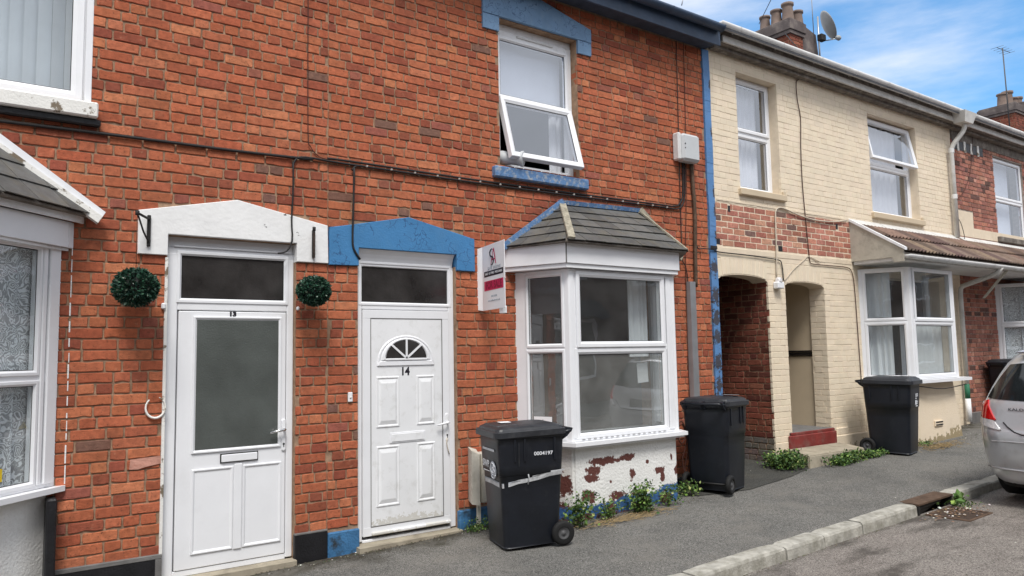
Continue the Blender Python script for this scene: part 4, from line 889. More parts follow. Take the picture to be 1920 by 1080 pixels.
# passage: red brick side wall running back
mb = MB(); mb.box(8.406, 8.60, .241, 3.2, -.2, 3.0); mb.box(8.405, 8.44, .004, .241, -.2, 2.50); pw = mb.build('passage_wall', 'mortar', h15)
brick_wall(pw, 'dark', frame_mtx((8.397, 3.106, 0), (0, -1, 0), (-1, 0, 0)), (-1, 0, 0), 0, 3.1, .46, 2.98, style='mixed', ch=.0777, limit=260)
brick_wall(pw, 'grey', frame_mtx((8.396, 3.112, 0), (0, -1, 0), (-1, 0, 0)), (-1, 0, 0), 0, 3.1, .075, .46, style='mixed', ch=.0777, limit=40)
mb = MB(); mb.box(7.20, 7.398, .241, 3.2, -.2, 3.0); mb.box(7.2, 8.6, 3.2, 3.3, -.2, 3.0); mb.box(7.39, 8.41, .241, 3.2, 2.62, 2.72); mb.build('passage_lining', 'car_black', h15)  # lining coloured black: deep shade put into the colour, cutting bounce light
# porch recess
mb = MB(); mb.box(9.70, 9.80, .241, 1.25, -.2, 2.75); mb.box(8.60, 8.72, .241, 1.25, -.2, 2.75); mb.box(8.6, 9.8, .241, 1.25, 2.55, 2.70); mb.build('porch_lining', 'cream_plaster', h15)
mb = MB(); mb.box(9.688, 9.70, .245, 1.2, 1.49, 1.505); mb.box(9.688, 9.70, .245, 1.2, 1.512, 1.548, .002); mb.box(9.686, 9.70, .245, 1.2, 1.554, 1.575, .002); mb.build('border_tiles', 'tileblack', h15)
mb = MB(); mb.box(8.72, 9.70, 1.15, 1.22, .5, 2.55); dr = mb.build('porch_door', 'room_dark', h15)
mb = MB(); mb.box(8.70, 9.70, -.02, 1.2, .30, .515, .006); st = mb.build('porch_step', 'grey_cement', h15)
mb = MB(); mb.box(8.66, 9.72, -.045, .0, .155, .475, .012); mb.box(8.70, 9.69, -.035, .05, .475, .512, .006); mb.build('step_riser', 'redp', st)
# upper windows with deep reveals
for (x0, x1, z0, z1, ztr, opened) in ((7.925, 8.79, 3.655, 5.19, 4.46, False), (11.08, 12.54, 3.645, 5.19, 4.47, True)):
    um = at(FR, 0, .135, 0); mb = MB(um)
    mb.box(x0, x0 + .06, 0, .07, z0, z1, .004); mb.box(x1 - .06, x1, 0, .07, z0, z1, .004); mb.box(x0, x1, .001, .07, z1 - .05, z1, .004); mb.box(x0, x1, .001, .07, z0, z0 + .05, .004); mb.box(x0, x1, .002, .07, ztr - .025, ztr + .025, .004)
    w = mb.build('window', 'white', h15)
    if not opened: unit(um, w, [(x0 + .035, x1 - .035, ztr + .0, z1 - .03, .014), (x0 + .035, x1 - .035, z0 + .02, ztr - .03, .004)], glass='glass_up', t=.055)
    else:
        unit(um, w, [(x0 + .035, x1 - .035, z0 + .02, ztr - .03, .004)], glass='glass_up', t=.055)
        hm = um @ Matrix.Translation((0, -.012, z1 - .04)) @ Matrix.Rotation(-math.radians(11), 4, 'X') @ Matrix.Translation((0, 0, -z1 + .04))
        mb = MB(hm); splay(mb, x0 + .035, x1 - .035, ztr + .01, z1 - .04, .055, -.03, .03); s = mb.build('open_sash', 'white', w)
        mb = MB(hm); mb.box(x0 + .085, x1 - .085, -.008, -.004, ztr + .06, z1 - .09); mb.build('pane', 'glass_up', s)
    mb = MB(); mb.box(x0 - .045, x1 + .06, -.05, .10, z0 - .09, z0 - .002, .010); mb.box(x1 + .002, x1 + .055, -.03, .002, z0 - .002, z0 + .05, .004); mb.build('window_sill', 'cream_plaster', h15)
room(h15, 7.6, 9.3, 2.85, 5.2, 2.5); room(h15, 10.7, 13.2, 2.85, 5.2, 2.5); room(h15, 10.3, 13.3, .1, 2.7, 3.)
# cream bay
kA, kB, kC, kD = Vector((10.56, .0, 0)), Vector((10.86, -.58, 0)), Vector((12.17, -.58, 0)), Vector((12.55, .0, 0))
bw15 = bay_frame(h15, [kA, kB, kC, kD], 1.13, 2.74, [1.965] * 3)
m, L = panel_m(kA, kB); unit(m, bw15, [(.05, L - .05, 1.975, 2.72, .006), (.05, L - .05, 1.15, 1.955, .006)], t=.045)
m, L = panel_m(kB, kC); unit(m, bw15, [(.10, L - .06, 1.965, 2.735, .014)], t=.055); unit(m, bw15, [(.08, L - .05, 1.15, 1.955, .004)], t=.055, glass='glass_grey_reflect')
m, L = panel_m(kC, kD); unit(m, bw15, [(.05, L - .05, 1.975, 2.72, .006), (.05, L - .05, 1.15, 1.955, .006)], t=.045)
poly_slab([(10.48, .0), (10.80, -.66), (12.42, -.66), (12.80, .0), (12.6, .2), (10.5, .2)], 1.082, 1.126, 'white', bw15, 'sill')
M['cream_base'] = mat('cream_render_stained', (.72, .61, .465), .7, .08, 3, .35, 70, .004, .25, grime=.3, gcol=(.42, .33, .20), gs=3)
blots(M['cream_base'], [(11.6, .16, 1.6, .12), (10.9, .14, .5, .14), (12.2, .24, .5, .14)], (.30, .24, .14), noise=.75, ns=9)
poly_slab([(10.50, -.0), (10.72, -.56), (12.30, -.56), (12.66, .0), (12.6, .22), (10.6, .22)], -.1, 1.084, 'cream_base', h15, 'bay_base', top=[(10.62, -.0), (10.90, -.50), (12.14, -.50), (12.5, .0), (12.5, .22), (10.6, .22)])
mb = MB(); mb.box(11.42, 11.66, -.552, -.51, .44, .52, .004); vb = mb.build('air_brick', 'cream_base', h15)
mb = MB(); mb.box(11.435, 11.645, -.555, -.545, .452, .470); mb.box(11.435, 11.645, -.555, -.545, .490, .508); mb.build('vent_slot', 'iron', vb)
mb = MB(); mb.box(9.78, 10.06, -.018, .01, .395, .50, .012); mb.box(9.83, 9.86, -.022, -.016, .43, .445); mb.build('hatch_cover', 'cream_flat', h15)
mb = MB(); mb.box(9.70, 10.55, -.03, .03, .05, .40, .012); mb.build('plinth', 'cream_base', h15)
mb = MB(); mb.box(8.40, 8.70, -.006, .03, .05, .40, .006); mb.build('pier_foot', 'cream_flat', h15)

# ---- house 16
op16 = [(15.42, 16.72, 3.60, 5.12), (15.1, 16.8, .9, 2.72)]
mb = wall_solid(MB(), X15 + .002, 20.2, -.3, 5.40, op16, .009, .24); w16 = mb.build('wall', 'mortar_far', h16)
brick_wall(w16, 'far', FR, OUT, X15 + .01, 20.2, .40, 5.20, rect_holes([(15.42, 16.72, 3.60, 5.12), (15.1, 16.8, .0, 2.72), (13.77, 14.45, 3.50, 3.95), (13.77, 17., 3.48, 3.66)]), style='flemish')
mb = MB(); mb.box(X15 + .01, 14.42, -.004, .03, 3.50, 3.95, .003); mb.box(14.42, 16.7, -.005, .03, 3.50, 3.67, .003); mb.build('cream_band', 'cream_flat', h16)
mb = MB(); mb.box(13.80, 20.2, -.012, .03, 5.20, 5.40, .004); mb.build('head_band', 'soffit', h16)
for i in range(4): mb = MB(); mb.box(13.98 + i * .26, 14.05 + i * .26, -.016, .0, 5.02, 5.22, .004); mb.build('dentil', 'paint_chipped', h16)
mb = MB(); mb.box(13.82, 15.0, -.006, .02, 5.04, 5.20); mb.build('dentil_backing', 'blackp', h16)
um = at(FR, 0, .04, 0); x0, x1, z0, z1 = 15.42, 16.72, 3.60, 5.12; mb = MB(um)
mb.box(x0, x0 + .05, 0, .07, z0, z1, .004); mb.box(x1 - .05, x1, 0, .07, z0, z1, .004); mb.box(x0, x1, .001, .07, z1 - .05, z1, .004); mb.box(x0, x1, .001, .07, z0, z0 + .05, .004); mb.box(x0, x1, .002, .07, 4.32, 4.37, .004)
w = mb.build('window', 'white', h16); unit(um, w, [(x0 + .03, x1 - .03, 4.345, z1 - .03, .01), (x0 + .03, x1 - .03, z0 + .02, 4.325, .004)], glass='glass_up', t=.05)
mb = MB(); mb.box(x0 - .06, x1 + .06, -.06, .06, 3.50, 3.598, .01); mb.build('window_sill', 'soffit', h16)
qA, qB, qC, qD = Vector((15.12, .0, 0)), Vector((15.36, -.5, 0)), Vector((16.6, -.5, 0)), Vector((16.85, .0, 0))
bw16 = bay_frame(h16, [qA, qB, qC, qD], 1.13, 2.70, [1.965] * 3)
for P, Q in ((qA, qB), (qB, qC), (qC, qD)): m, L = panel_m(P, Q); unit(m, bw16, [(.05, L - .05, 1.975, 2.68, .006), (.05, L - .05, 1.15, 1.955, .006)], t=.045)
poly_slab([(15.1, .0), (15.32, -.55), (16.65, -.55), (16.9, .0)], 1.085, 1.126, 'white', bw16, 'sill')
poly_slab([(15.14, .0), (15.38, -.47), (16.58, -.47), (16.83, .0)], 0, 1.084, 'render_white', h16, 'bay_base')
plinth(h16, 13.80, 15.1, .47, 'grey_cement', -.03)
room(h16, 15.1, 17., 2.85, 5.2, 2.5); room(h16, 14.9, 17., .1, 2.7, 3.)

# ---- ribbed tile pent roofs over the far bays
def tile_mesh(w=.30, l=.385):
    ribs = 3; pts = []
    for i in range(ribs):
        a = w * i / ribs; s = w / ribs
        pts += [(a, 0), (a + s * .45, 0), (a + s * .60, .022), (a + s * .85, .022)]
    pts.append((w, 0)); vs = []; n = len(pts)
    for yy in (0, l): 
        for (x, z) in pts: vs.append((x, yy, z))
    for (x, z) in pts: vs.append((x, 0, z - .014))
    fs = [(i, i + 1, i + 1 + n, i + n) for i in range(n - 1)] + [(i + 2 * n, i + 1 + 2 * n, i + 1, i) for i in range(n - 1)]
    return vs, fs
TV, TF = tile_mesh(); TM = []
for i in range(14):
    me = bpy.data.meshes.new('roof_tile'); me.from_pydata(TV, [], TF); c = jit((.215, .145, .115) if random.random() < .65 else (.155, .105, .085), .2)
    a = me.color_attributes.new('Col', 'FLOAT_COLOR', 'POINT'); a.data.foreach_set('color', np.tile(np.array([*c, 1], dtype=np.float32), len(TV))); me.materials.append(M['tile']); me.update(); TM.append(me)
def pent(h, x0, x1, name='bay_roof'):
    top, eave = Vector((0, -.02, 3.41)), Vector((0, -.74, 2.915)); dn = (eave - top); Lr = dn.length; d = dn.normalized(); nrm = Vector((0, d.z, -d.y)); nrm = nrm if nrm.z > 0 else -nrm
    mb = MB(); mb.hexa([(x0, -.0, 3.36), (x1, -.0, 3.36), (x1, -.74, 2.86), (x0, -.74, 2.86)], [(x0, -.0, 3.42), (x1, -.0, 3.42), (x1, -.74, 2.905), (x0, -.74, 2.905)]); r = mb.build(name, 'soffit', h)
    rows = [0.02, .30 * 1.0, .58]; m3 = Matrix(((1, 0, 0), (0, -d.y, nrm.y), (0, -d.z, nrm.z)))
    ends = [.36, .64, .90]
    rows = [(.46, .0), (.885, .018)]
    for (e, lift) in [(.455, .016), (.885, .010)]:
        x = x0
        while x < x1 - .02:
            o = bpy.data.objects.new('roof_tile', random.choice(TM)); C.objects.link(o); o.parent = r
            p = Vector((x, top.y, top.z)) + d * (e + random.uniform(-.004, .004)) + nrm * (.030 + lift)
            o.location = p - ORG[r.name]; q = m3.to_4x4(); o.rotation_mode = 'QUATERNION'; o.rotation_quaternion = (m3 @ Matrix.Rotation(-.06, 3, 'X')).to_quaternion(); o.scale = (min(1, (x1 - x) / .30), 1.26, 1)
            x += .30
    mb = MB()
    for k in range(int((x1 - x0) / .8)): a = x0 + k * .8; mb.hexa([(a, -.10, 3.375), (a + .79, -.10, 3.375), (a + .79, .0, 3.44), (a, .0, 3.44)], [(a, -.12, 3.395), (a + .79, -.12, 3.395), (a + .79, -.005, 3.485), (a, -.005, 3.485)])
    mb.build('lead_flashing', 'pvc_pipe', r)
    return r
p15 = pent(h15, 10.43, X15); p16 = pent(h16, X15, 18.5)
mb = MB(); mb.add([(10.405, -.0, 3.46), (10.405, -.76, 2.935), (10.405, -.76, 2.78), (10.405, -.62, 2.775), (10.405, -.60, 2.845), (10.405, .0, 2.85)] + [(10.43, -.0, 3.46), (10.43, -.76, 2.935), (10.43, -.76, 2.78), (10.43, -.62, 2.775), (10.43, -.60, 2.845), (10.43, .0, 2.85)], [(0, 1, 2, 3, 4, 5), (11, 10, 9, 8, 7, 6)] + [(i, i + 6, (i + 1) % 6 + 6, (i + 1) % 6) for i in range(6)])
M['cheek'] = mat('weathered_cheek_board', (.47, .44, .37), .8, .12, 6, .2, 60, .003, .2, grime=.6, gcol=(.22, .20, .17), gs=9); mb.build('cheek_board', 'cheek', p15)
mb = MB(); mb.hexa([(10.385, .0, 3.445), (10.45, .0, 3.445), (10.45, -.79, 2.93), (10.385, -.79, 2.93)], [(10.385, .0, 3.485), (10.45, .0, 3.485), (10.45, -.79, 2.97), (10.385, -.79, 2.97)]); mb.build('barge_strip', 'white', p15)
poly_slab([(10.43, -.02), (10.43, -.72), (18.5, -.72), (18.5, -.02)], 2.80, 2.85, 'gutter_grey', p15, 'soffit_board')
mb = MB(); mb.box(10.43, 18.5, -.735, -.715, 2.80, 2.905, .003); mb.build('fascia', 'pvc_pipe', p15)
# ------------------------------------------------------------------ eaves
def gutter(h, x0, x1, yc, zt, r, m, mb_m, slope=0., br=.8, bm='gutter_grey'):
    mb = MB(); mb.smooth = True; n = 10; vs = []; fs = []
    for x in (x0, x1):
        for k in range(n + 1): t = PI + PI * k / n; vs.append((x, yc + r * math.cos(t), zt + r * math.sin(t)))
        for k in range(n + 1): t = 2 * PI - PI * k / n; vs.append((x, yc + (r - .006) * math.cos(t), zt + .001 + (r - .006) * math.sin(t)))
    L = 2 * (n + 1)
    fs = [(i, (i + 1) % L, (i + 1) % L + L, i + L) for i in range(L)] + [tuple(range(n + 1))]
    mb.add(vs, fs); g = mb.build('gutter', m, h)
    x = x0 + .35
    while x < x1:
        mb = MB(); pts = [(x, yc + (r + .004) * math.cos(PI + PI * k / 10), zt + (r + .004) * math.sin(PI + PI * k / 10)) for k in range(11)]
        mb.add([(p[0] - .012, p[1], p[2]) for p in pts] + [(p[0] + .012, p[1], p[2]) for p in pts], [(k, k + 1, k + 12, k + 11) for k in range(10)])
        mb.box(x - .012, x + .012, yc + r, yc + r + .05, zt - .05, zt, .002); mb.build('gutter_bracket', bm, g); x += br
    return g
for h, a, b, gm, sm in ((h13, X12, X13, 'gutter_blue', 'soffit_blue'), (h14, X13, 7.27, 'gutter_blue', 'soffit_blue')):
    mb = MB(); mb.box(a, b + (.05 if h is h14 else 0), -.235, -.002, 5.345, 5.375, .002); mb.build('soffit_board', sm, h)
    mb = MB(); mb.box(a, b + (.05 if h is h14 else 0), -.262, -.236, 5.30, 5.50, .003); mb.build('fascia', 'gutter_blue', h)
    gutter(h, a, b, -.330, 5.505, .062, 'gutter_blue', None, br=.9, bm='gutter_blue')
for h, a, b in ((h15, 7.30, X15), (h16, X15, 20.2), (h17, 20.2, 27.)):
    mb = MB(); mb.box(a + (.10 if h is h15 else 0), b, -.165, .0, 5.405, 5.43, .002); mb.box(a + (.1 if h is h15 else 0), b, -.10, -.0065, 5.36, 5.404, .004); mb.build('soffit_board', 'soffit', h)
    mb = MB(); mb.box(a + (.16 if h is h15 else 0), b, -.195, -.167, 5.415, 5.50, .003); mb.build('fascia', 'pvc_pipe', h)
    mb = MB(); mb.box(a + .05, b, -.19, -.165, 5.502, 5.56); mb.build('fascia_top', 'soffit', h)
    gutter(h, a, b, -.262, 5.595, .068, 'gutter_grey', None, br=.88)
for h, a, b in ((h15, 10.44, X15), (h16, X15, 18.5)): gutter(h, a - .02, b, -.80, 2.865, .055, 'gutter_grey', None, br=.75)

# painted edge strip between the red and cream houses
mb = MB(); n = 40
for i in range(n):
    z0, z1 = .1 + 5.24 * i / n, .1 + 5.24 * (i + 1) / n; o = lambda: random.uniform(-.002, .002)
    mb.box(7.268 + (.004 * math.sin(i * .6)), 7.388, -.020 + (.003 * math.sin(i)), .02, z0, z1)
M['edge_blue'] = mat('blue_edge_paint', (.095, .22, .44), .55, .12, 5, .45, 60, .005, .3, grime=.4, gcol=(.16, .26, .42), gs=8)
blots(M['edge_blue'], [(7.33, z, .06, .10) for z in (1.2, 1.45, 1.75, 2.0, 2.25, 2.6)] + [(7.38, z, .02, .06) for z in (3.0, 3.3, 3.55, 4.3, 4.9)] + [(7.30, .5, .1, .5)], (.06, .06, .075), noise=.9, ns=24)
mb.build('painted_edge', 'edge_blue', h14)
mb = MB()
mb.box(7.268, 7.389, -.03, -.019, 2.83, 2.87, .004); mb.build('edge_ledge', 'iron', h14)

# down pipe of the cream house with hopper
mb = MB(); mb.hexa([(13.52, -.36, 5.38), (13.82, -.36, 5.38), (13.82, -.18, 5.38), (13.52, -.18, 5.38)], [(13.46, -.40, 5.56), (13.90, -.40, 5.56), (13.90, -.17, 5.56), (13.46, -.17, 5.56)]); hp_ = mb.build('hopper', 'pvc_pipe', h15)
mb = MB(); mb.tube([(13.70, -.27, 5.40), (13.70, -.27, 5.32), (13.68, -.25, 5.25), (13.60, -.12, 5.05), (13.585, -.085, 4.97), (13.585, -.08, 4.85), (13.60, -.08, 3.44)], .040, 10); dp = mb.build('downpipe', 'pvc_pipe', h15)
for z in (4.9, 4.1): mb = MB(); mb.lathe([(.047, 0), (.047, .08)], (13.588, -.08, z), 'z', 12); mb.build('pipe_collar', 'gutter_grey', dp)
mb = MB(); mb.tube([(13.33, -.82, 2.84), (13.34, -.76, 2.76), (13.38, -.62, 2.71), (13.53, -.14, 2.60), (13.56, -.09, 2.56), (13.56, -.08, 2.48), (13.56, -.08, .72)], .038, 10); dp2 = mb.build('downpipe', 'pvc_pipe', h15)
mb = MB(); mb.tube([(13.56, -.08, .96), (13.56, -.08, .70)], .041, 10); mb.build('green_band', mat('green_band', (.03, .16, .09), .6, .1, bump=0), dp2)
mb = MB(); mb.tube([(13.56, -.08, .72), (13.555, -.085, .34)], .044, 10); mb.build('drain_spigot', 'white_dirty', dp2)
mb = MB(); mb.hexa([(13.66, -.41, 2.38), (13.685, -.41, 2.38), (13.685, -.37, 2.38), (13.66, -.37, 2.38)], [(13.66, -.78, 2.80), (13.685, -.78, 2.80), (13.685, -.73, 2.80), (13.66, -.73, 2.80)]); mb.build('roof_strut', 'cheek', p15)

# chimneys
def chimney(h, x0, x1, y0, y1, zb, zt, pots, rend=None, rows=True):
    mb = MB(); mb.box(x0 + .01, x1 - .01, y0 + .01, y1 - .01, zb, zt); c = mb.build('chimney', 'mortar', h)
    brick_wall(c, 'dark', frame_mtx((x0, y0, 0), (1, 0, 0), (0, -1, 0)), (0, -1, 0), 0, (x1 - x0) * (1 if not rend else .99), zt - 1.2, zt, style='flemish', ch=.0777, limit=70 if rend else 0)
    brick_wall(c, 'dark', frame_mtx((x0, y1, 0), (0, -1, 0), (-1, 0, 0)), (-1, 0, 0), 0, y1 - y0, zt - 1.2, zt, style='flemish', ch=.0777, limit=70 if rend else 0)
    mb = MB()
    mb.box(x0 - .035, x1 + .035, y0 - .035, y1 + .035, zt - .30, zt - .22, .006); mb.box(x0 - .06, x1 + .06, y0 - .06, y1 + .06, zt - .22, zt, .010); mb.box(x0 - .03, x1 + .03, y0 - .03, y1 + .03, zt, zt + .04, .012); mb.build('chimney_cap', 'sooty', c)
    for (px, py, hh, r) in pots:
        mb = MB(); mb.lathe([(r * 1.15, 0), (r * 1.0, .06), (r * .86, hh * .8), (r * .88, hh * .84), (r * 1.06, hh * .88), (r * 1.06, hh), (r * .8, hh), (r * .78, .1)], (px, py, zt + .035), 'z', 16); mb.build('chimney_pot', 'terracotta', c)
    return c
c15 = chimney(h15, 13.76, 14.22, 3.0, 3.95, 6.5, 8.50, [(13.95, 3.72, .34, .115), (13.93, 3.42, .36, .12), (13.96, 3.16, .42, .125), (14.36, 3.2, .36, .125)])
mb = MB(); mb.hexa([(14.24, 3.02, 6.5), (15.0, 3.02, 6.5), (15.0, 3.9, 6.5), (14.24, 3.9, 6.5)], [(14.24, 3.03, 8.54), (14.78, 3.04, 8.42), (14.78, 3.9, 8.42), (14.24, 3.9, 8.54)]); mb.build('rendered_stack', 'sooty', c15)
c17 = chimney(h17, 26.0, 27.6, 3.4, 4.4, 7., 9.05, [(26.2, 3.8, .40, .15), (26.6, 3.8, .55, .16), (27.0, 3.8, .42, .15), (27.35, 3.8, .50, .15)])
mb = MB(); mb.box(27.1, 27.6, 3.36, 4.42, 7., 9.35, .02); mb.build('rendered_stack', 'sooty', c17)

# satellite dish with mast
d = thing('satellite_dish', (14.93, 2.9, 7.6), 'pale satellite dish on a thin mast beside the nearer chimney', 'satellite dish')
mb = MB(); nx = Vector((.55, -.55, .35)).normalized(); ax = Vector((0, 0, 1)).cross(nx).normalized(); ay = nx.cross(ax)
prof = [(.0, 0), (.10, .006), (.20, .024), (.29, .05), (.33, .066), (.333, .060), (.29, .042), (.20, .016), (.10, -.002), (.0, -.008)]
mb.lathe(prof, (14.90, 2.87, 8.58), (ax, ay, nx), 28); mb.build('dish', 'dish', d)
mb = MB(); mb.tube([(14.66, 2.9, 7.6), (14.66, 2.9, 8.75)], .02, 6); mb.build('mast', 'metal', d)
mb = MB(); mb.tube([(14.80, 2.82, 8.22), (14.86, 2.60, 8.20)], .012, 6); a_ = mb.build('arm', 'metal', d)
mb = MB(); mb.lathe([(0, -.05), (.05, -.04), (.055, .03), (.03, .06), (0, .06)], (14.87, 2.58, 8.21), 'x', 12); mb.build('receiver', 'dish', a_)
mb = MB(); mb.box(14.62, 14.78, 2.80, 2.92, 8.20, 8.34, .01); mb.build('bracket', 'iron', d)
o = thing('aerial', (14.85, 3.1, 8.4), 'thin bare aerial rod rising above the nearer chimney', 'aerial'); mb = MB(); mb.tube([(14.80, 3.1, 8.3), (14.78, 3.1, 10.2)], .010, 6); mb.build('rod', 'metal', o)
o = thing('aerial', (25.3, 3.4, 8.6), 'tall television aerial mast on the far chimney stack', 'aerial'); mb = MB(); mb.tube([(25.3, 3.32, 8.0), (25.22, 3.32, 10.6)], .018, 6); mb.build('mast', 'hub', o)
mb = MB(); mb.tube([(24.8, 3.32, 10.52), (25.75, 3.32, 10.58)], .009, 6)
for k in range(5): mb.tube([(24.85 + k * .2, 3.15, 10.54), (24.85 + k * .2, 3.5, 10.54)], .005, 5)
mb.build('crossbars', 'hub', o)['kind'] = 'stuff'

# ------------------------------------------------------------------ cables and fittings on the walls
def cable(name, pts, r, m, label, cat='cable', clips=None, smooth=3, **k):
    o = thing(name, pts[0], label, cat, **k); P = [Vector(p) for p in pts]
    Q = [P[0]]
    for i in range(len(P) - 1):
        a, b, c, d_ = P[max(i - 1, 0)], P[i], P[i + 1], P[min(i + 2, len(P) - 1)]
        for s in range(1, smooth + 1):
            t = s / smooth; Q.append(.5 * ((2 * b) + (-a + c) * t + (2 * a - 5 * b + 4 * c - d_) * t * t + (-a + 3 * b - 3 * c + d_) * t ** 3))
    mb = MB(); mb.tube(Q, r, 6); mb.build('cord', m, o)
    if clips:
        for p in clips: mb = MB(); mb.box(p[0] - .007, p[0] + .007, -.05, -.028, p[2] - .008, p[2] + .008, .003); mb.build('clip', 'clip', o)
    return o
W = lambda pts, y: [(x, y, z) for x, z in pts]
main = [(-4, 3.20), (-1, 3.20), (.109, 3.214), (.6, 3.222), (1.171, 3.228), (1.681, 3.232), (2.27, 3.248)]
cable('wall_cable', W(main, -.016), .012, 'cable', 'single black cable running left across the brickwork under the upper-left window')
tr = [(2.10, 3.155), (2.12, 3.22), (2.20, 3.258), (2.53, 3.251), (3.2, 3.247), (3.8, 3.244), (4.328, 3.243), (5.2, 3.250), (5.9, 3.257), (6.457, 3.262), (6.69, 3.262), (6.79, 3.31), (6.845, 3.45), (6.865, 3.85)]
cable('wall_cable', W(tr, -.018), .009, 'cable', 'lower black strand of the clipped cable run to the grey box', clips=[(x, 0, 3.248 + (x - 2.5) * .003) for x in np.arange(2.75, 6.6, .235)])
cable('wall_cable', W([(2.40, 3.275), (2.6, 3.278), (3.8, 3.270), (5.2, 3.276), (6.4, 3.286), (6.66, 3.292), (6.76, 3.34), (6.815, 3.46), (6.835, 3.85)], -.016), .010, 'cable', 'upper black strand of the clipped cable run to the grey box')
cable('wall_cable', W([(2.10, 3.20), (2.10, 2.95), (2.09, 2.72), (2.095, 2.55), (2.05, 2.46), (1.98, 2.44)], -.030), .007, 'cable', 'black cable dropping over the right end of the white lintel')
cable('wall_cable', W([(2.635, 3.22), (2.63, 3.0), (2.625, 2.80), (2.62, 2.62), (2.63, 2.52), (2.69, 2.43)], -.030), .009, 'cable', 'black cable dropping over the left end of the blue door lintel')
cable('wall_cable', W([(2.62, 3.20), (2.66, 3.245), (2.75, 3.25)], -.018), .008, 'cable', 'short black cable bend joining the run above the blue lintel')
cable('telephone_wire', W([(2.225, 5.33), (2.225, 4.4), (2.23, 3.5), (2.25, 3.36), (2.33, 3.28), (2.42, 3.27)], -.012), .004, 'cable_brown', 'thin brown wire down the brickwork left of the open window', cat='wire')
cable('wall_cable', W([(6.80, 5.33), (6.79, 4.6), (6.775, 3.9), (6.765, 3.2), (6.76, 2.9), (6.77, 2.65), (6.84, 2.48), (6.855, 1.6), (6.85, .9)], -.016), .0055, 'cable', 'left thin dark cable falling from the blue gutter past the slate roof')
cable('wall_cable', W([(6.93, 5.33), (6.92, 4.6), (6.90, 3.9), (6.86, 3.2), (6.82, 2.7), (6.80, 1.6), (6.80, .9)], -.014), .0045, 'cable_brown', 'thin brown cable beside the grey box and conduit')
cable('wall_cable', W([(6.97, 3.85), (6.99, 3.5), (7.00, 3.2), (6.985, 2.9), (6.975, 2.6), (6.965, 2.35)], -.028), .024, 'rust', 'thick weathered cable from the grey box to the steel conduit')
cable('wall_cable', [(6.99, -.03, 2.90), (7.03, -.03, 2.815), (7.12, -.03, 2.82), (7.3, -.034, 2.82), (7.42, -.018, 2.80), (7.9, -.018, 2.795), (8.3, -.018, 2.785), (8.62, -.018, 2.77), (8.69, -.018, 2.72), (8.715, -.018, 2.5)], .0075, 'cable', 'black cable crossing the blue edge and the arch of the cream passage')
cable('wall_cable', W([(9.33, 5.37), (9.24, 5.30), (9.245, 5.05), (9.30, 4.8), (9.27, 4.4), (9.26, 3.9), (9.29, 3.4), (9.32, 3.0), (9.34, 2.80), (9.42, 2.76), (9.9, 2.76), (10.25, 2.755), (10.37, 2.70), (10.42, 2.5), (10.44, 1.9), (10.46, 1.1)], -.014), .0065, 'cable_brown', 'brown cable from the eaves down beside the cream bay window')
cable('wall_cable', W([(8.56, 2.52), (8.585, 2.9), (8.60, 3.35), (8.65, 3.46), (8.80, 3.475), (9.1, 3.42), (9.5, 3.38), (10.0, 3.40), (10.3, 3.45)], -.020), .010, 'cable_white', 'cream cable arching over the brick band to the tiled bay roof')
cable('wall_cable', W([(8.74, 2.50), (8.95, 2.66), (9.20, 2.80), (9.32, 2.86), (9.6, 2.79)], -.014), .005, 'cable_white', 'thin cream cable slanting above the porch arch')
cable('wall_cable', [(13.63, -.06, 4.05), (13.66, -.05, 3.85), (13.82, -.05, 3.72), (13.90, -.06, 3.5), (13.80, -.10, 3.33)], .006, 'cable', 'short black cable looping round the cream downpipe')
cable('wall_cable', W([(14.6, 5.35), (14.5, 4.95), (14.35, 4.6), (14.1, 4.3), (13.85, 4.15)], -.02), .005, 'cable_brown', 'thin brown wire slanting over the dull red bricks')
cable('overhead_wire', [(10.75, 1.0, 8.62), (12.07, 2.0, 8.5), (13.56, 3.6, 8.58)], .008, 'cable', 'overhead wire running up to the chimney against the sky', cat='wire', smooth=1)
cable('overhead_wire', [(13.5, 2.95, 8.12), (8.95, -.28, 5.60)], .007, 'cable', 'wire sloping from the chimney down over the pale gutter', cat='wire', smooth=1)
cable('bent_wire', [(6.55, -.34, 5.58), (6.60, -.35, 5.80), (6.52, -.36, 5.92), (6.42, -.36, 6.05)], .006, 'metal', 'bent wire sticking up from the blue gutter', cat='wire')
cable('bin_cord', [(12.35, -.60, 1.02), (11.6, -.62, .98), (11.0, -.62, 1.03), (10.6, -.55, 1.08)], .007, 'cable', 'dark cord slung across the cream bay base behind the bin', cat='cord')
# boxes
o = thing('junction_box', (6.85, -.05, 4.0), 'light grey utility box with rounded corners high on the red brick wall', 'utility box')
mb = MB(); mb.box(6.72, 7.02, -.14, .0, 3.83, 4.16, .03); mb.build('case', 'plasticbox', o)
mb = MB(); mb.box(6.68, 6.735, -.10, .0, 3.84, 4.17, .015); mb.build('hinge_side', 'gutter_grey', o)
mb = MB(); mb.lathe([(0, -.145), (.008, -.145), (.008, -.139)], (6.75, 0, 4.03), 'y', 8); mb.lathe([(0, -.145), (.006, -.145), (.006, -.139)], (6.75, 0, 3.98), 'y', 8); mb.build('lock', 'gasket', o)
o = thing('conduit', (6.885, -.02, 1.0), 'straight galvanised steel conduit standing against the brickwork right of the bay window', 'conduit')
mb = MB(); mb.hexa([(6.835, -.055, .30), (6.93, -.055, .30), (6.95, .0, .30), (6.82, .0, .30)], [(6.835, -.055, 2.41), (6.93, -.055, 2.41), (6.95, .0, 2.41), (6.82, .0, 2.41)]); mb.build('channel', 'metal', o)
o = thing('meter_box', (3.79, -.1, .2), 'weathered off-white meter box on a post behind the taped bin', 'meter box')
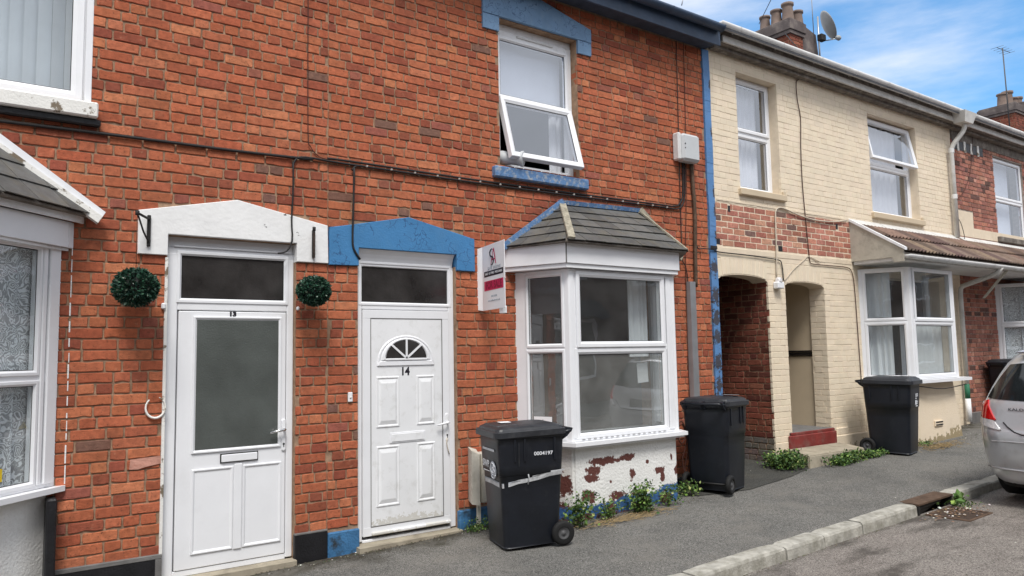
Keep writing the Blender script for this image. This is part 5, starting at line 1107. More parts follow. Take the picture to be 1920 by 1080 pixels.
mb = MB(); mb.hexa([(3.715, -.15, .26), (3.80, -.15, .24), (3.86, .0, .25), (3.77, .0, .27)], [(3.715, -.15, .735), (3.80, -.15, .695), (3.86, .0, .725), (3.77, .0, .755)]); mb.build('case', 'meter', o)
mb = MB(); mb.box(3.845, 3.94, -.12, -.0, .25, .70, .01); mb.build('backplate', 'meter', o)
mb = MB(); mb.box(3.80, 3.835, -.11, -.08, gz(3.8) - .02, .26, .004); mb.build('post', 'meter', o)
o = thing('security_light', (8.57, -.03, 2.45), 'small white security light with clear dome between the two cream arches', 'light')
mb = MB(); mb.box(8.50, 8.635, -.085, .0, 2.385, 2.475, .012); mb.build('case', 'white', o)
mb = MB(); mb.lathe([(.048, 0), (.046, .03), (.034, .055), (.0, .065)], (8.567, -.045, 2.475), 'z', 14); mb.build('dome', 'lamp_clear', o)
o = thing('doorbell', (2.61, -.01, 1.25), 'tiny white doorbell push on the brick pier between the doors', 'doorbell')
mb = MB(); mb.box(2.588, 2.628, -.016, .0, 1.225, 1.305, .004); mb.build('plate', 'white', o); mb = MB(); mb.lathe([(0, -.022), (.008, -.021), (.009, -.015)], (2.608, 0, 1.262), 'y', 10); mb.build('button', 'gutter_grey', o)
o = thing('horseshoe', (1.108, -.015, 1.25), 'white horseshoe hung on the brickwork beside the half-glazed door', 'horseshoe', rz=0)
mb = MB(); pts = []; rr = []
for i in range(19):
    t = math.radians(150 + 300 * i / 18 - 20); pts.append((1.105 + .066 * math.cos(t), -.016, 1.262 + .075 * math.sin(t))); rr.append(.005 + .0045 * math.sin(PI * i / 18))
mb.tube(pts, rr, 6); mb.build('shoe', 'paint_chipped', o)
o = thing('alarm_sensor', (1.14, -.02, 1.99), 'tiny white cable fixing on the left of the half-glazed door frame', 'fixing'); mb = MB(); mb.box(1.128, 1.158, -.03, .0, 1.975, 2.02, .008); mb.build('body', 'white', o)
o = thing('alarm_sensor', (2.16, -.02, 1.99), 'tiny white cable fixing on the right of the half-glazed door frame', 'fixing'); mb = MB(); mb.box(2.142, 2.162, -.03, .0, 1.985, 2.015, .006); mb.build('body', 'white', o)
# loose painted flake on one brick near the white door
mb = MB(); mb.add([(.945, -.004, .835), (1.0, -.007, .832), (1.05, -.009, .845), (1.155, -.004, .86), (1.155, -.004, .915), (.95, -.004, .905)], [(0, 1, 2, 3, 4, 5)]); M['pinkpaint'] = mat('old_pink_paint', (.50, .26, .20), .6, .2, 12, .4, 60, .004, .2, grime=.6, gcol=(.34, .10, .06), gs=20); mb.build('paint_flake', 'pinkpaint', h13)
# sealant line beside the left bay
mb = MB(); z = .78
while z < 2.34:
    l = random.uniform(.03, .16); mb = MB(); mb.box(.549 + random.uniform(-.003, .002), .556, -.004, .004, z, z + l, .002); z += l + random.uniform(.01, .05); mb.build('paint_edge', 'whitep', h13)

# brackets and hanging leaf balls
def bracket(x, z, dx, dy, label, s=1.):
    o = thing('wall_bracket', (x, -.02, z), label, 'bracket'); e = Vector((x + dx, dy, z + .19 * s)); y = -.036
    mb = MB(); mb.box(x - .012, x + .012, y - .006, y + .014, z - .02, z + .21 * s, .003); mb.build('wall_plate', 'iron', o)
    mb = MB(); mb.tube([(x, y, z + .18 * s), e], .009, 6); mb.lathe([(0, -.02), (.014, -.015), (.014, .015), (0, .02)], e, 'z', 8); mb.build('arm', 'iron', o)
    mb = MB(); mb.tube([(x, y, z + .01), Vector((x, y, z)).lerp(e, .45) + Vector((0, 0, -.015)), e], .007, 6); mb.build('brace', 'iron', o); return e
e1 = bracket(1.030, 2.45, -.105, -.20, 'black iron bracket on the left end of the white lintel')
e2 = bracket(2.275, 2.44, -.06, -.20, 'black iron bracket on the right end of the white lintel')
def leaf_quads(mb, p, d, size, col, fold=.25, wide=.55):
    d = d.normalized(); s = d.cross(Vector((random.uniform(-1, 1), random.uniform(-1, 1), random.uniform(-1, 1)))).normalized(); n = d.cross(s).normalized()
    mb.col = col; a = p; b = p + d * size * .5 + s * size * wide * .5 + n * size * fold * .3; c = p + d * size; e = p + d * size * .5 - s * size * wide * .5 + n * size * fold * .3; m_ = p + d * size * .5 - n * size * .05
    mb.add([a, b, c, e, m_], [(0, 1, 4), (1, 2, 4), (2, 3, 4), (3, 0, 4)])
def leaf_ball(c, r, label, top, sq=.88):
    o = thing('topiary_ball', (c[0], c[1], c[2] - r), label, 'topiary ball', 'artificial leaf balls hanging beside the door'); c = Vector(c)
    mb = MB(); mb.lathe([(r * .8 * math.sin(t), -r * .8 * sq * math.cos(t)) for t in np.linspace(0.01, PI - .01, 12)], c, 'z', 18); mb.build('core', 'iron', o)
    mb = MB()
    for i in range(2600):
        v = Vector((random.gauss(0, 1), random.gauss(0, 1), random.gauss(0, 1))).normalized(); q = c + Vector((v.x, v.y, v.z * sq)) * r * random.uniform(.80, .95)
        g = random.random(); col = (.012, .045, .030) if g < .45 else (.022, .075, .045) if g < .75 else (.035, .10, .055) if g < .93 else (.30, .38, .30)
        leaf_quads(mb, q, v + Vector((random.uniform(-1, 1), random.uniform(-1, 1), random.uniform(-1, 1))) * .95, random.uniform(.020, .034), jit(col, .2), wide=.62)
    mb.build('foliage', 'leaf', o, attr=True, fixn=False)
    mb = MB(); mb.tube([c + Vector((0, 0, r * sq * .8)), top], .0025, 5); mb.build('wire', 'rust', o)
leaf_ball((.925, -.20, 2.112), .148, 'larger dark green artificial leaf ball hanging left of the white door, nearest the left bay', e1)
leaf_ball((2.215, -.20, 2.130), .130, 'smaller dark green artificial leaf ball hanging between the two doors', e2)

# ------------------------------------------------------------------ estate agent board
sg = thing('for_sale_board', (3.92, -.02, 2.0), 'white estate agent for sale board projecting from the wall beside the slate bay roof', 'sign')
far, near = Vector((3.925, -.055, 0)), Vector((3.815, -.575, 0)); u = (near - far).normalized(); n_ = Vector((u.y, -u.x, 0)); 
if n_.x > 0: n_ = -n_
sm = frame_mtx((far.x, far.y, 2.01), u, n_); SW, SH = (near - far).length, .605
mb = MB(sm); mb.box(0, SW, 0, .006, 0, SH, .001); bd = mb.build('board', 'paper', sg)
mb = MB(sm); mb.add([(-.055, -.035, .012), (-.0005, 0, 0), (-.0005, 0, SH), (-.055, -.035, SH - .012), (-.055, -.030, .012), (-.0005, .005, 0), (-.0005, .005, SH), (-.055, -.030, SH - .012)], [(0, 1, 2, 3), (7, 6, 5, 4), (0, 4, 5, 1), (3, 2, 6, 7), (0, 3, 7, 4)]); mb.build('side_flange', 'paper', sg)
mb = MB(sm); mb.box(SW * .72, SW * .86, .006, .05, -.045, .02, .003); mb.box(.0, SW * .9, .007, .03, .20, .24, .003); mb.build('bracket', 'white_dirty', sg)
mb = MB(sm); mb.box(.045, SW - .03, -.0012, .001, .310, .362); mb.build('black_band', 'black_print', bd)
mb = MB(sm); mb.box(.045, SW - .03, -.0012, .001, .180, .270); mb.build('crimson_band', 'crimson', bd)
cxm = SW / 2 + .01
# logo: tall S and A overlapped
mb = MB(sm); P = []
for i in range(25):
    t = i / 24; a = math.radians(55 + 215 * min(1, t * 2)) if t < .5 else math.radians(90 - 215 * (t - .5) * 2)
    c = (cxm - .035, .522) if t < .5 else (cxm - .035, .450); P.append((c[0] + .042 * math.cos(a), -.002, c[1] + .036 * math.sin(a) * 1.0))
mb.tube(P, [.003 + .0055 * math.sin(PI * i / 24) for i in range(25)], 4); mb.build('logo', 'black_print', bd)
mb = MB(sm); 
def strip(a, b, w1, w2=None):
    w2 = w2 or w1; mb.add([(a[0] - w1, -.0035, a[1]), (a[0] + w1, -.0035, a[1]), (b[0] + w2, -.0035, b[1]), (b[0] - w2, -.0035, b[1])], [(0, 1, 2, 3)])
strip((cxm - .060, .415), (cxm + .014, .562), .005); strip((cxm + .062, .415), (cxm + .014, .562), .009); strip((cxm - .045, .458), (cxm + .048, .458), .0, .0); mb.box(cxm - .038, cxm + .042, -.0035, -.001, .455, .466)
mb.build('logo', 'crimson', bd)
text('savill', .058, at(sm, cxm - .085, -.001, .388), 'grey_print', bd, sx=1.05); text('andrews', .058, at(sm, cxm + .085, -.001, .388), 'grey_print', bd, sx=.88)
text('SALES · LETTINGS · MORTGAGES', .030, at(sm, cxm, -.0016, .336), 'white_print', bd, sx=.92)
text('FOR SALE', .092, at(sm, cxm, -.0016, .225), 'crimson_dark', bd, sx=.96, bold=.003)
text('www.savillandrews.co.uk', .026, at(sm, cxm, -.001, .085), 'grey_print', bd, sx=1.1)
mb = MB(sm)
for k in range(11): mb.box(cxm - .065 + k * .0125 + (.006 if k > 4 else 0), cxm - .0575 + k * .0125 + (.006 if k > 4 else 0), -.0012, .001, .115, .132)
mb.build('number_line', 'grey_print', bd)
mb = MB(sm); mb.box(-.03, -.0, -.004, .0, .32, .326); mb.box(SW - .0, SW + .02, -.002, .004, .262, .268); mb.build('tie', 'white', sg)

# ------------------------------------------------------------------ wheelie bins
def wheelie_bin(loc, rz, label, s=1.0, back=-1, group='wheelie bins on the pavement', tilt=0.):
    """local x runs from front (0) to back (hinge and wheels), y is the width, z up"""
    t = thing('wheelie_bin', loc, label, 'wheelie bin', group, rz=rz); t.scale = (s, s, s)
    H = .985
    def body_out(z):
        k = z / H; return .05 - .055 * k, .555 + .055 * k, .228 + .036 * k
    mb = MB(); ls = []
    for z in [0.012, .03, .25, .5, .62, .625, .70, .88, .93, .935, H]:
        xf, xb, w = body_out(z); xf -= .008 if z > .62 else 0; w += .006 if z > .62 else 0
        if z > .93: xf -= .012; xb += .012; w += .010
        c = .05; pts = []
        for (cx_, cy_, a0) in ((xb - c, w - c, 0), (xf + c, w - c, 90), (xf + c, -w + c, 180), (xb - c, -w + c, 270)):
            for j in range(4): a = math.radians(a0 + 30 * j); pts.append((cx_ + c * math.cos(a), cy_ + c * math.sin(a), z + (.07 * max(0, (cx_ - .30)) if z < .02 else 0)))
        ls.append(pts)
    mb.smooth = False; n = 16
    mb.loops([ls[0]] + ls, cap=True); mb.add(ls[0], [tuple(range(n))[::-1]])
    body = mb.build('body', 'bin', t)
    bm = bmesh.new(); bm.from_mesh(body.data)
    for f in bm.faces: f.smooth = abs(f.normal.z) < .5 
    bm.to_mesh(body.data); bm.free()
    # ribs / grip pockets under the rim
    for sgn in (-1, 1):
        mb = MB()
        for x in (.13, .22, .50): 
            xf, xb, w = body_out(.85); mb.box(x, x + .018, sgn * (w + .012) - .006, sgn * (w + .012) + .006, .74, .93, .004)
        mb.build('rib', 'bin', body)
    # lid: rim, shallow dome, raised front panel
    mb = MB(); z = H; xf, xb, w = body_out(H); xf -= .042; xb += .014; w += .027
    def ro(i, zz, fx=0): 
        c = .05 + .0 * i; pts = []
        for (cx_, cy_, a0) in ((xb - i - c, w - i - c, 0), (xf + i + c + fx, w - i - c, 90), (xf + i + c + fx, -w + i + c, 180), (xb - i - c, -w + i + c, 270)):
            for j in range(4): a = math.radians(a0 + 30 * j); pts.append((cx_ + c * math.cos(a), cy_ + c * math.sin(a), zz + .018 * ((cx_ - xf) / (xb - xf))))
        return pts
    mb.loops([ro(.012, z - .045), ro(0, z - .042), ro(0, z + .004), ro(.006, z + .010), ro(.022, z + .012), ro(.030, z + .030), ro(.060, z + .045), ro(.12, z + .054)]); mb.add(ro(.012, z - .045), [tuple(range(16))[::-1]])
    lid = mb.build('lid', 'bin_lid', t)
    mb = MB(); mb.hexa([(xf + .05, -w + .10, z + .03), (xf + .26, -w + .10, z + .045), (xf + .26, w - .10, z + .045), (xf + .05, w - .10, z + .03)], [(xf + .065, -w + .12, z + .058), (xf + .25, -w + .12, z + .066), (xf + .25, w - .12, z + .066), (xf + .065, w - .12, z + .058)]); mb.build('lid_panel', 'bin_lid', lid)
    # handle and hinge at the back
    mb = MB(); mb.tube([(xb - .02, -w + .05, z - .02), (xb + .05, -w + .05, z - .005), (xb + .075, -w + .09, z), (xb + .075, w - .09, z), (xb + .05, w - .05, z - .005), (xb - .02, w - .05, z - .02)], .017, 8)
    for y in (-w + .06, 0, w - .06): mb.hexa([(xb - .03, y - .02, z - .08), (xb + .02, y - .02, z - .05), (xb + .02, y + .02, z - .05), (xb - .03, y + .02, z - .08)], [(xb - .03, y - .02, z + .03), (xb + .075, y - .02, z + .015), (xb + .075, y + .02, z + .015), (xb - .03, y + .02, z + .03)])
    mb.build('handle', 'bin', t)
    for sgn in (-1, 1):
        y0 = sgn * .245; mb = MB(); R_ = .105
        mb.lathe([(.055, -.026), (.085, -.028), (.097, -.022), (R_, -.01), (R_, .01), (.097, .022), (.085, .028), (.055, .026), (.055, -.026)], (.575, y0 + sgn * .012, R_), 'y', 24); wh = mb.build('wheel', 'rubber', t)
        mb = MB(); mb.lathe([(.056, -.018), (.056, .018), (.048, .021), (.040, .012), (.020, .012), (.014, .022), (0, .022)] if sgn > 0 else [(.056, .018), (.056, -.018), (.048, -.021), (.040, -.012), (.020, -.012), (.014, -.022), (0, -.022)], (.575, y0 + sgn * .012, R_), 'y', 20); mb.build('hub', 'hub', wh)
    mb = MB(); mb.tube([(.575, -.24, .10), (.575, .24, .10)], .012, 8); mb.build('axle', 'car_black', t)
    return t, body, lid, body_out
b1 = wheelie_bin((3.59, -.63, gz(3.7, -.6) + .004), math.radians(-15), 'dark wheelie bin bound with silver tape in front of the panelled white door and bay', .955)
t1, body1, lid1, bo = b1
def tape(zs, zw, m='tape'):
    mb = MB(); pts = []
    for (kind, a, z) in zs:
        for dz in (0, zw):
            xf, xb, w = bo(z + dz)
            e = .006 if z + dz > .615 else 0
            if kind == 's': p = (a, -(w + .004 + e), z + dz)
            elif kind == 'c': p = (xf + .012 - e, -(w - .010 + e), z + dz)
            else: p = (xf - .004 - e, a, z + dz)
            pts.append(p)
    n = len(zs); mb.add(pts, [(2 * i, 2 * i + 2, 2 * i + 3, 2 * i + 1) for i in range(n - 1)]); return mb.build('tape', m, body1, fixn=False)
mb_z = .545
tape([('f', .18, .525), ('f', 0, .53), ('f', -.17, .525), ('c', 0, .520), ('s', .10, .535), ('s', .17, .552), ('s', .26, .560), ('s', .36, .575), ('s', .46, .598), ('s', .58, .610)], .034)
tape([('f', .18, .556), ('f', 0, .561), ('f', -.17, .556), ('c', 0, .548), ('s', .10, .562), ('s', .19, .572)], .012, 'grey_print')
tape([('s', .30, .603), ('s', .36, .612), ('s', .44, .622)], .008); tape([('s', .47, .632), ('s', .52, .634), ('s', .60, .640)], .014)
mb = MB(); xf, xb, w = bo(.6); mb.tube([(.255, -w - .016, .545), (.262, -w - .02, .60), (.258, -w - .016, .63)], .006, 5); mb.build('tape_end', 'tape', body1)
sgm = Matrix.Translation((0, -(.228 + .0145), 0)) @ Matrix.Rotation(math.atan(.036 / .985), 4, 'X')
text('0004197', .044, at(sgm, .40, 0, .80), 'white_print', body1, sx=1.15, bold=.0006)
mb = MB(sgm); mb.box(.168, .175, -.004, .002, .70, .90, .001); mb.build('moulding_line', 'bin_lid', body1)
fm2 = Matrix.Translation((.05 - .012, 0, 0)) @ Matrix.Rotation(-math.atan(.055 / .985), 4, 'Y') @ Matrix.Rotation(-PI / 2, 4, 'Z')
mb = MB(fm2)
for k in range(14): mb.box(-.15 + k * .022, -.137 + k * .022, -.006, -.002, .822 - k * .0, .842)
mb.build('small_print', 'white_print', body1)
text('SWP', .085, at(fm2, -.085, -.005, .70), 'white_print', body1, sx=1.0, bold=.001); mb = MB(fm2); mb.box(-.165, -.01, -.006, -.002, .636, .642); mb.build('underline', 'white_print', body1)
mb = MB(fm2); mb.lathe([(.078, -.005), (.078, -.003)], (.095, 0, .66), 'y', 28); a = [(.095 + .078 * math.cos(t), -.005, .66 + .078 * math.sin(t)) for t in np.linspace(0, 2 * PI, 28, endpoint=False)]; mb.add(a, [tuple(range(28))]); lg = mb.build('round_logo', 'grey_print', body1)
mb = MB(fm2)
for r0, a0, a1 in ((.062, 30, 200), (.040, 200, 420), (.068, 230, 330), (.022, 0, 300)):
    P_ = [(.095 + r0 * math.cos(math.radians(t)), -.0075, .66 + r0 * math.sin(math.radians(t))) for t in np.linspace(a0, a1, 12)]; mb.tube(P_, .005, 4)
mb.build('round_logo_swirl', 'white_print', body1)
mb = MB(); mb.box(.10, .20, -.02, .07, .985 + .068, .985 + .072, .001); mb.build('litter_scrap', 'paper', lid1)
# second bin, right of the bay
b2 = wheelie_bin((6.94, -.40, gz(6.8, -.4) + .004), math.radians(180 + 17), 'dusty dark wheelie bin standing at the mouth of the brick passage', .95)
mb = MB(); mb.add([(.04, .02, 1.056), (.26, .08, 1.066), (.18, .22, 1.062), (.03, .20, 1.056)], [(0, 1, 2, 3)]); mb.build('lid_scuff', 'grey_print', b2[2], fixn=False)
# third bin, before the cream bay
b3 = wheelie_bin((10.23, -.88, gz(10.3, -.8) + .004), math.radians(103), 'near-black wheelie bin between the cream porch and the cream bay', .97)
xf, xb, w = bo(.7)
mb = MB(fm2)
for i, (a, b_, z) in enumerate([(-.02, .09, .80), (-.02, .09, .775), (-.02, .03, .745), (.04, .09, .70), (.04, .09, .675), (.0, .09, .64)]): mb.box(a, b_, -.006, -.002, z, z + .013)
mb.box(-.03, .03, -.006, -.002, .665, .725); mb.build('label', 'white_print', b3[1])
mb = MB(sgm); mb.box(.25, .40, -.003, .002, .545, .550); mb.box(.27, .33, -.003, .002, .538, .542); mb.build('scratch', 'grey_print', b3[1])
b4 = wheelie_bin((14.95, -.35, gz(14.5, -.3) + .004), math.radians(180), 'black wheelie bin half hidden behind the silver car', 1.0)

# warning sticker and paper behind glass, CCTV sticker
o = thing('warning_sticker', (4.47, -.25, .88), 'white sticker with yellow warning triangle low in the side pane of the bay', 'sticker'); m, L = panel_m(bA, bB)
mb = MB(m); mb.box(.17, .37, .012, .0125, .83, 1.0); mb.build('paper', 'paper', o); mb = MB(m); mb.add([(.205, .0105, .865), (.335, .0105, .865), (.27, .0105, .975)], [(0, 1, 2)]); mb.build('triangle_border', 'black_print', o); mb = MB(m); mb.add([(.222, .009, .874), (.318, .009, .874), (.27, .009, .955)], [(0, 1, 2)]); mb.build('triangle', 'yellow', o); mb = MB(m); mb.box(.267, .273, .0075, .0085, .888, .93); mb.build('bolt', 'black_print', o)
o = thing('cctv_sticker', (.1, -.35, .9), 'yellow sticker in the corner of the lace-curtained left bay pane', 'sticker'); m, L = panel_m(cC, cD)
mb = MB(m); mb.box(.06, .30, .014, .015, .865, .945); mb.build('backing', 'yellow', o); text('CCTV', .045, at(m, .215, .0135, .918), 'black_print', o, sx=1.1); text('IN OPERATION', .02, at(m, .20, .0135, .885), 'black_print', o)
# ------------------------------------------------------------------ curtains and blinds
def drape(pts_m, u0, u1, z0, z1, w, m, label, cat, name, folds=9, amp=.018, flare=0., sub=None, top=None):
    o = thing(name, tuple(pts_m @ Vector(((u0 + u1) / 2, w, z0))), label, cat); n = folds * 8; mb = MB(pts_m); mb.smooth = True; vs = []; rows = 6
    for r in range(rows + 1):
        t = r / rows
        for i in range(n + 1):
            s = i / n; uu = u0 + (u1 - u0) * s + (flare * (1 - t) ** 2 * (s - .0)); vs.append((uu, w + amp * math.sin(s * folds * 2 * PI + 1.3 * math.sin(s * 9)) * (1 - .3 * t), z0 + (z1 - z0) * t))
    fs = [(r * (n + 1) + i, r * (n + 1) + i + 1, (r + 1) * (n + 1) + i + 1, (r + 1) * (n + 1) + i) for r in range(rows) for i in range(n)]
    mb.add(vs, fs); mb.build('cloth', m, o, fixn=False); return o
m, L = panel_m(cC, cD)
drape(m, -.02, L - .10, 1.40, 2.40, .075, 'lace', 'white scrolled lace curtain in the upper pane of the left bay', 'curtain', 'lace_curtain', 4, .008)
drape(m, -.02, L - .10, .80, 1.50, .10, 'lace', 'gathered white lace curtain in the lower pane of the left bay', 'curtain', 'lace_curtain', 5, .03)
mb_r = drape(m, -.02, L - .05, .78, 2.40, .35, 'curtain', 'plain pale curtain behind the lace in the left bay', 'curtain', 'curtain', 6, .03)
# vertical blind in the upper-left window
o = thing('vertical_blind', (0, .3, 3.5), 'pale grey vertical blind closed behind the upper-left window', 'blind')
mb = MB(); mb.box(-.5, .58, .26, .31, 4.74, 4.79, .004); mb.build('headrail', 'white', o)
for k in range(13):
    x = -.50 + k * .086; a = random.uniform(.30, .5); mb = MB(); dx, dy = .048 * math.cos(a), .048 * math.sin(a)
    mb.hexa([(x - dx, .285 - dy, 3.50), (x + dx, .285 + dy, 3.50), (x + dx, .287 + dy, 3.50), (x - dx, .287 - dy, 3.50)], [(x - dx, .285 - dy, 4.74), (x + dx, .285 + dy, 4.74), (x + dx, .287 + dy, 4.74), (x - dx, .287 - dy, 4.74)]); mb.build('slat', 'blind', o)
fm_ = at(FR, 0, 0, 0)
drape(fm_, 4.25, 5.17, 4.18, 4.86, .24, 'blind', 'pale blind across the upper pane of the open window', 'blind', 'window_blind', 1, .002)
drape(fm_, 5.02, 5.20, 3.5, 4.2, .26, 'curtain', 'edge of a white curtain beside the open lower sash', 'curtain', 'curtain', 2, .015)
drape(fm_, 7.98, 8.72, 3.68, 5.15, .30, 'curtain', 'white net curtain in the left upper window of the cream house', 'curtain', 'curtain', 6, .02)
drape(fm_, 11.12, 12.44, 3.68, 5.15, .30, 'curtain', 'white net curtain in the right upper window of the cream house', 'curtain', 'curtain', 7, .02)
drape(fm_, 15.45, 16.5, 3.62, 5.1, .20, 'blind', 'white blind in the upper window of the dull red house', 'blind', 'window_blind', 1, .004)
drape(fm_, 5.60, 5.88, 1.55, 2.40, -.28, 'curtain', 'grey-white curtain gathered at the right inside the slate-roofed bay', 'curtain', 'curtain', 4, .025)
m, L = panel_m(kA, kB); drape(m, .02, L * .62, 1.13, 2.72, .16, 'curtain', 'white curtain drawn to the left in the side pane of the cream bay', 'curtain', 'curtain', 4, .025, flare=-.0)
m, L = panel_m(kB, kC); drape(m, .02, L - .05, 1.13, 2.0, .18, 'curtain', 'white net curtain across the lower front of the cream bay', 'curtain', 'curtain', 8, .02)
drape(frame_mtx((15.3, -.38, 0), (1, 0, 0), (0, -1, 0)), .02, 1.3, 1.13, 2.7, .0, 'lace', 'patterned net curtain in the ground floor bay at the far right', 'curtain', 'lace_curtain', 4, .01)
drape(frame_mtx((15.3, -.30, 0), (1, 0, 0), (0, -1, 0)), .02, 1.3, 1.13, 2.7, .0, 'curtain', 'grey curtain behind the patterned net at the far right', 'curtain', 'curtain', 4, .01)
m, L = panel_m(qA, qB); drape(m, .02, L - .02, 1.13, 2.68, .09, 'lace', 'patterned net curtain in the side pane of the bay at the right edge', 'curtain', 'lace_curtain', 3, .008); drape(m, .02, L - .02, 1.13, 2.68, .16, 'curtain', 'grey-white curtain behind the net in the side pane at the right edge', 'curtain', 'curtain', 3, .012)
o = thing('letter_sheet', (5.35, -.5, 1.3), 'pale sheet of paper seen through the lower front pane of the slate-roofed bay', 'paper')
mb = MB(); mb.hexa([(5.55, -.44, 1.28), (5.70, -.44, 1.29), (5.70, -.437, 1.29), (5.55, -.437, 1.28)], [(5.54, -.44, 1.48), (5.69, -.44, 1.49), (5.69, -.437, 1.49), (5.54, -.437, 1.48)]); mb.build('sheet', 'paper', o)
# jug lying in the open window
o = thing('plastic_bottle', (4.33, .02, 3.50), 'pale cylindrical container lying on the sill under the open sash', 'container')
ax_ = Vector((.62, -.75, -.12)).normalized(); sx_ = ax_.cross(Vector((0, 0, 1))).normalized(); sy_ = ax_.cross(sx_)
mb = MB(); mb.lathe([(0, -.16), (.070, -.155), (.075, -.10), (.062, -.02), (.058, .06), (.078, .10), (.080, .115), (.072, .12), (.0, .122)], (4.335, .00, 3.545), (sx_, sy_, ax_), 24); mb.build('barrel', 'plasticbox', o)

# ------------------------------------------------------------------ gully, drain, steps
o = thing('gully_cover', (7.78, -2.17, gz(7.8, -2.1) - .02), 'rusty iron kerb inlet cover between two kerb stones', 'gully cover')
za, zb = gz(7.42, -2.1) + .006, gz(8.13, -2.1) + .006
mb = MB(); mb.hexa([(7.43, -2.25, za - .016), (8.12, -2.25, zb - .016), (8.12, -2.06, zb - .016), (7.43, -2.06, za - .016)], [(7.43, -2.25, za), (8.12, -2.25, zb), (8.12, -2.06, zb), (7.43, -2.06, za)]); mb.build('top_plate', 'rust', o)
mb = MB(); mb.box(7.43, 7.46, -2.245, -2.08, za - .25, za - .017); mb.box(8.09, 8.12, -2.245, -2.08, zb - .25, zb - .017); mb.hexa([(7.46, -2.235, za - .05), (7.9, -2.235, za - .03), (7.9, -2.21, za - .03), (7.46, -2.21, za - .13)], [(7.46, -2.235, za - .017), (7.9, -2.235, zb - .017 - .003), (7.9, -2.21, zb - .02), (7.46, -2.21, za - .017)]); mb.build('frame', 'iron', o)
mb = MB(); mb.box(7.46, 8.09, -2.12, -2.08, za - .3, za - .02); mb.build('throat', 'gasket', o)
o = thing('drain_grate', (7.72, -2.48, rz(7.7, -2.48)), 'square iron drain grate in the road below the kerb inlet, littered with leaves', 'drain grate')
dr_m = Matrix.Translation((7.72, -2.48, rz(7.72, -2.48) + .003)) @ Matrix.Rotation(math.atan(-.027), 4, 'Y')
mb = MB(dr_m); rect = lambda a, b, c, d_: mb.box(a, b, c, d_, -.03, .008, .002)
rect(-.24, .24, -.20, -.17); rect(-.24, .24, .17, .20); rect(-.24, -.21, -.17, .17); rect(.21, .24, -.17, .17); mb.build('frame', 'rust', o)
for k in range(9): mb = MB(dr_m); mb.box(-.195 + k * .045, -.175 + k * .045, -.17, .17, -.03, .006, .002); mb.build('bar', 'rust', o)
mb = MB(dr_m); mb.box(-.22, .22, -.18, .18, .0042 - .002, .0042); mb.build('sump', 'gasket', o)
o = thing('concrete_step', (9.1, -.2, gz(9.1)), 'worn concrete step slab overgrown with leaves in front of the cream porch', 'step')
mb = MB(); g0, g1 = gz(8.6), gz(9.7)
mb.hexa([(8.36, -.49, g0 - .08), (9.66, -.49, g1 - .08), (9.76, -.05, g1 - .08), (8.52, -.05, g0 - .08)], [(8.38, -.475, .292), (9.64, -.475, .285), (9.74, -.055, .315), (8.54, -.055, .318)])
s_ = mb.build('slab', 'step_stone', o); bm = bmesh.new(); bm.from_mesh(s_.data); bmesh.ops.bevel(bm, geom=bm.edges[:], offset=.014, segments=2, affect='EDGES'); bm.to_mesh(s_.data); bm.free()

# ------------------------------------------------------------------ plants
def greens(dark=.35):
    r = random.random(); c = (.04, .085, .022) if r < dark else (.085, .16, .036) if r < .8 else (.19, .30, .06) if r < .95 else (.33, .38, .14)
    return jit(c, .2)
def weed(label, cx_, cy_, rx, ry, h, n, size, cat='weed', name='weed_clump', stems=0, gnd=gz, dark=.35, lean=(0, -.3)):
    o = thing(name, (cx_, cy_, gnd(cx_, cy_)), label, cat); mb = MB(); st = MB()
    heads = [(random.gauss(cx_, rx * .5), random.gauss(cy_, ry * .5), random.uniform(.35, 1.0)) for _ in range(max(5, n // 60))]
    for i in range(n):
        hx, hy, hs = random.choice(heads); t = random.random() ** .8; hh = h * hs * t; sp = .028 + .045 * hs
        p = Vector((random.gauss(hx, sp), min(-.01, random.gauss(hy, sp * .8) + lean[1] * hh * .4), gnd(hx, hy) + hh + random.uniform(0, .02)))
        d = Vector((random.uniform(-1, 1), random.uniform(-1.1, .6), random.uniform(-.25, .8))); leaf_quads(mb, p, d, size * random.uniform(.5, 1.3), greens(dark), wide=.7)
    mb.build('leaves', 'leaf', o, attr=True, fixn=False)['kind'] = 'stuff'
    for hx, hy, hs in heads: st.tube([(hx, hy, gnd(hx, hy) - .01), (hx + random.uniform(-.03, .03), min(-.01, hy - .02), gnd(hx, hy) + h * hs * .9)], [.005, .0025], 4)
    st.build('stems', 'leaf_stem', o)['kind'] = 'stuff'; return o
M['leaf_stem'] = mat('weed_stem', (.10, .12, .04), .8, .2, 20, 0)
weed('tall bushy weed with bright leaves under the right half of the flaking bay', 5.28, -.68, .09, .05, .30, 700, .036)
weed('leafy weed growing at the left corner of the flaking bay beside the taped bin', 4.56, -.64, .05, .04, .30, 360, .038)
weed('thin sprawling weed under the middle of the flaking bay', 4.90, -.64, .05, .04, .24, 230, .034)
weed('reddish patch of weeds at the right corner of the flaking bay', 5.72, -.64, .08, .04, .22, 240, .032, dark=.6)
weed('low weed growing between the dusty bin and the flaking bay', 6.22, -.45, .08, .10, .16, 220, .034)
weed('small weed at the right end of the panelled door step', 3.72, -.13, .12, .05, .10, 260, .022)
weed('low weed around the foot of the meter post', 3.98, -.12, .08, .06, .12, 180, .022)
weed('ivy-like plant spilling over the left end of the concrete step', 8.17, -.26, .22, .20, .22, 1900, .038, cat='plant', name='creeping_plant', dark=.5)
weed('trailing plant carpeting the front of the concrete step', 9.00, -.58, .42, .04, .12, 1900, .036, cat='plant', name='creeping_plant', dark=.45)
weed('trailing leaves at the right end of the concrete step near the black bin', 9.66, -.56, .20, .05, .09, 520, .034, cat='plant', name='creeping_plant', dark=.5)
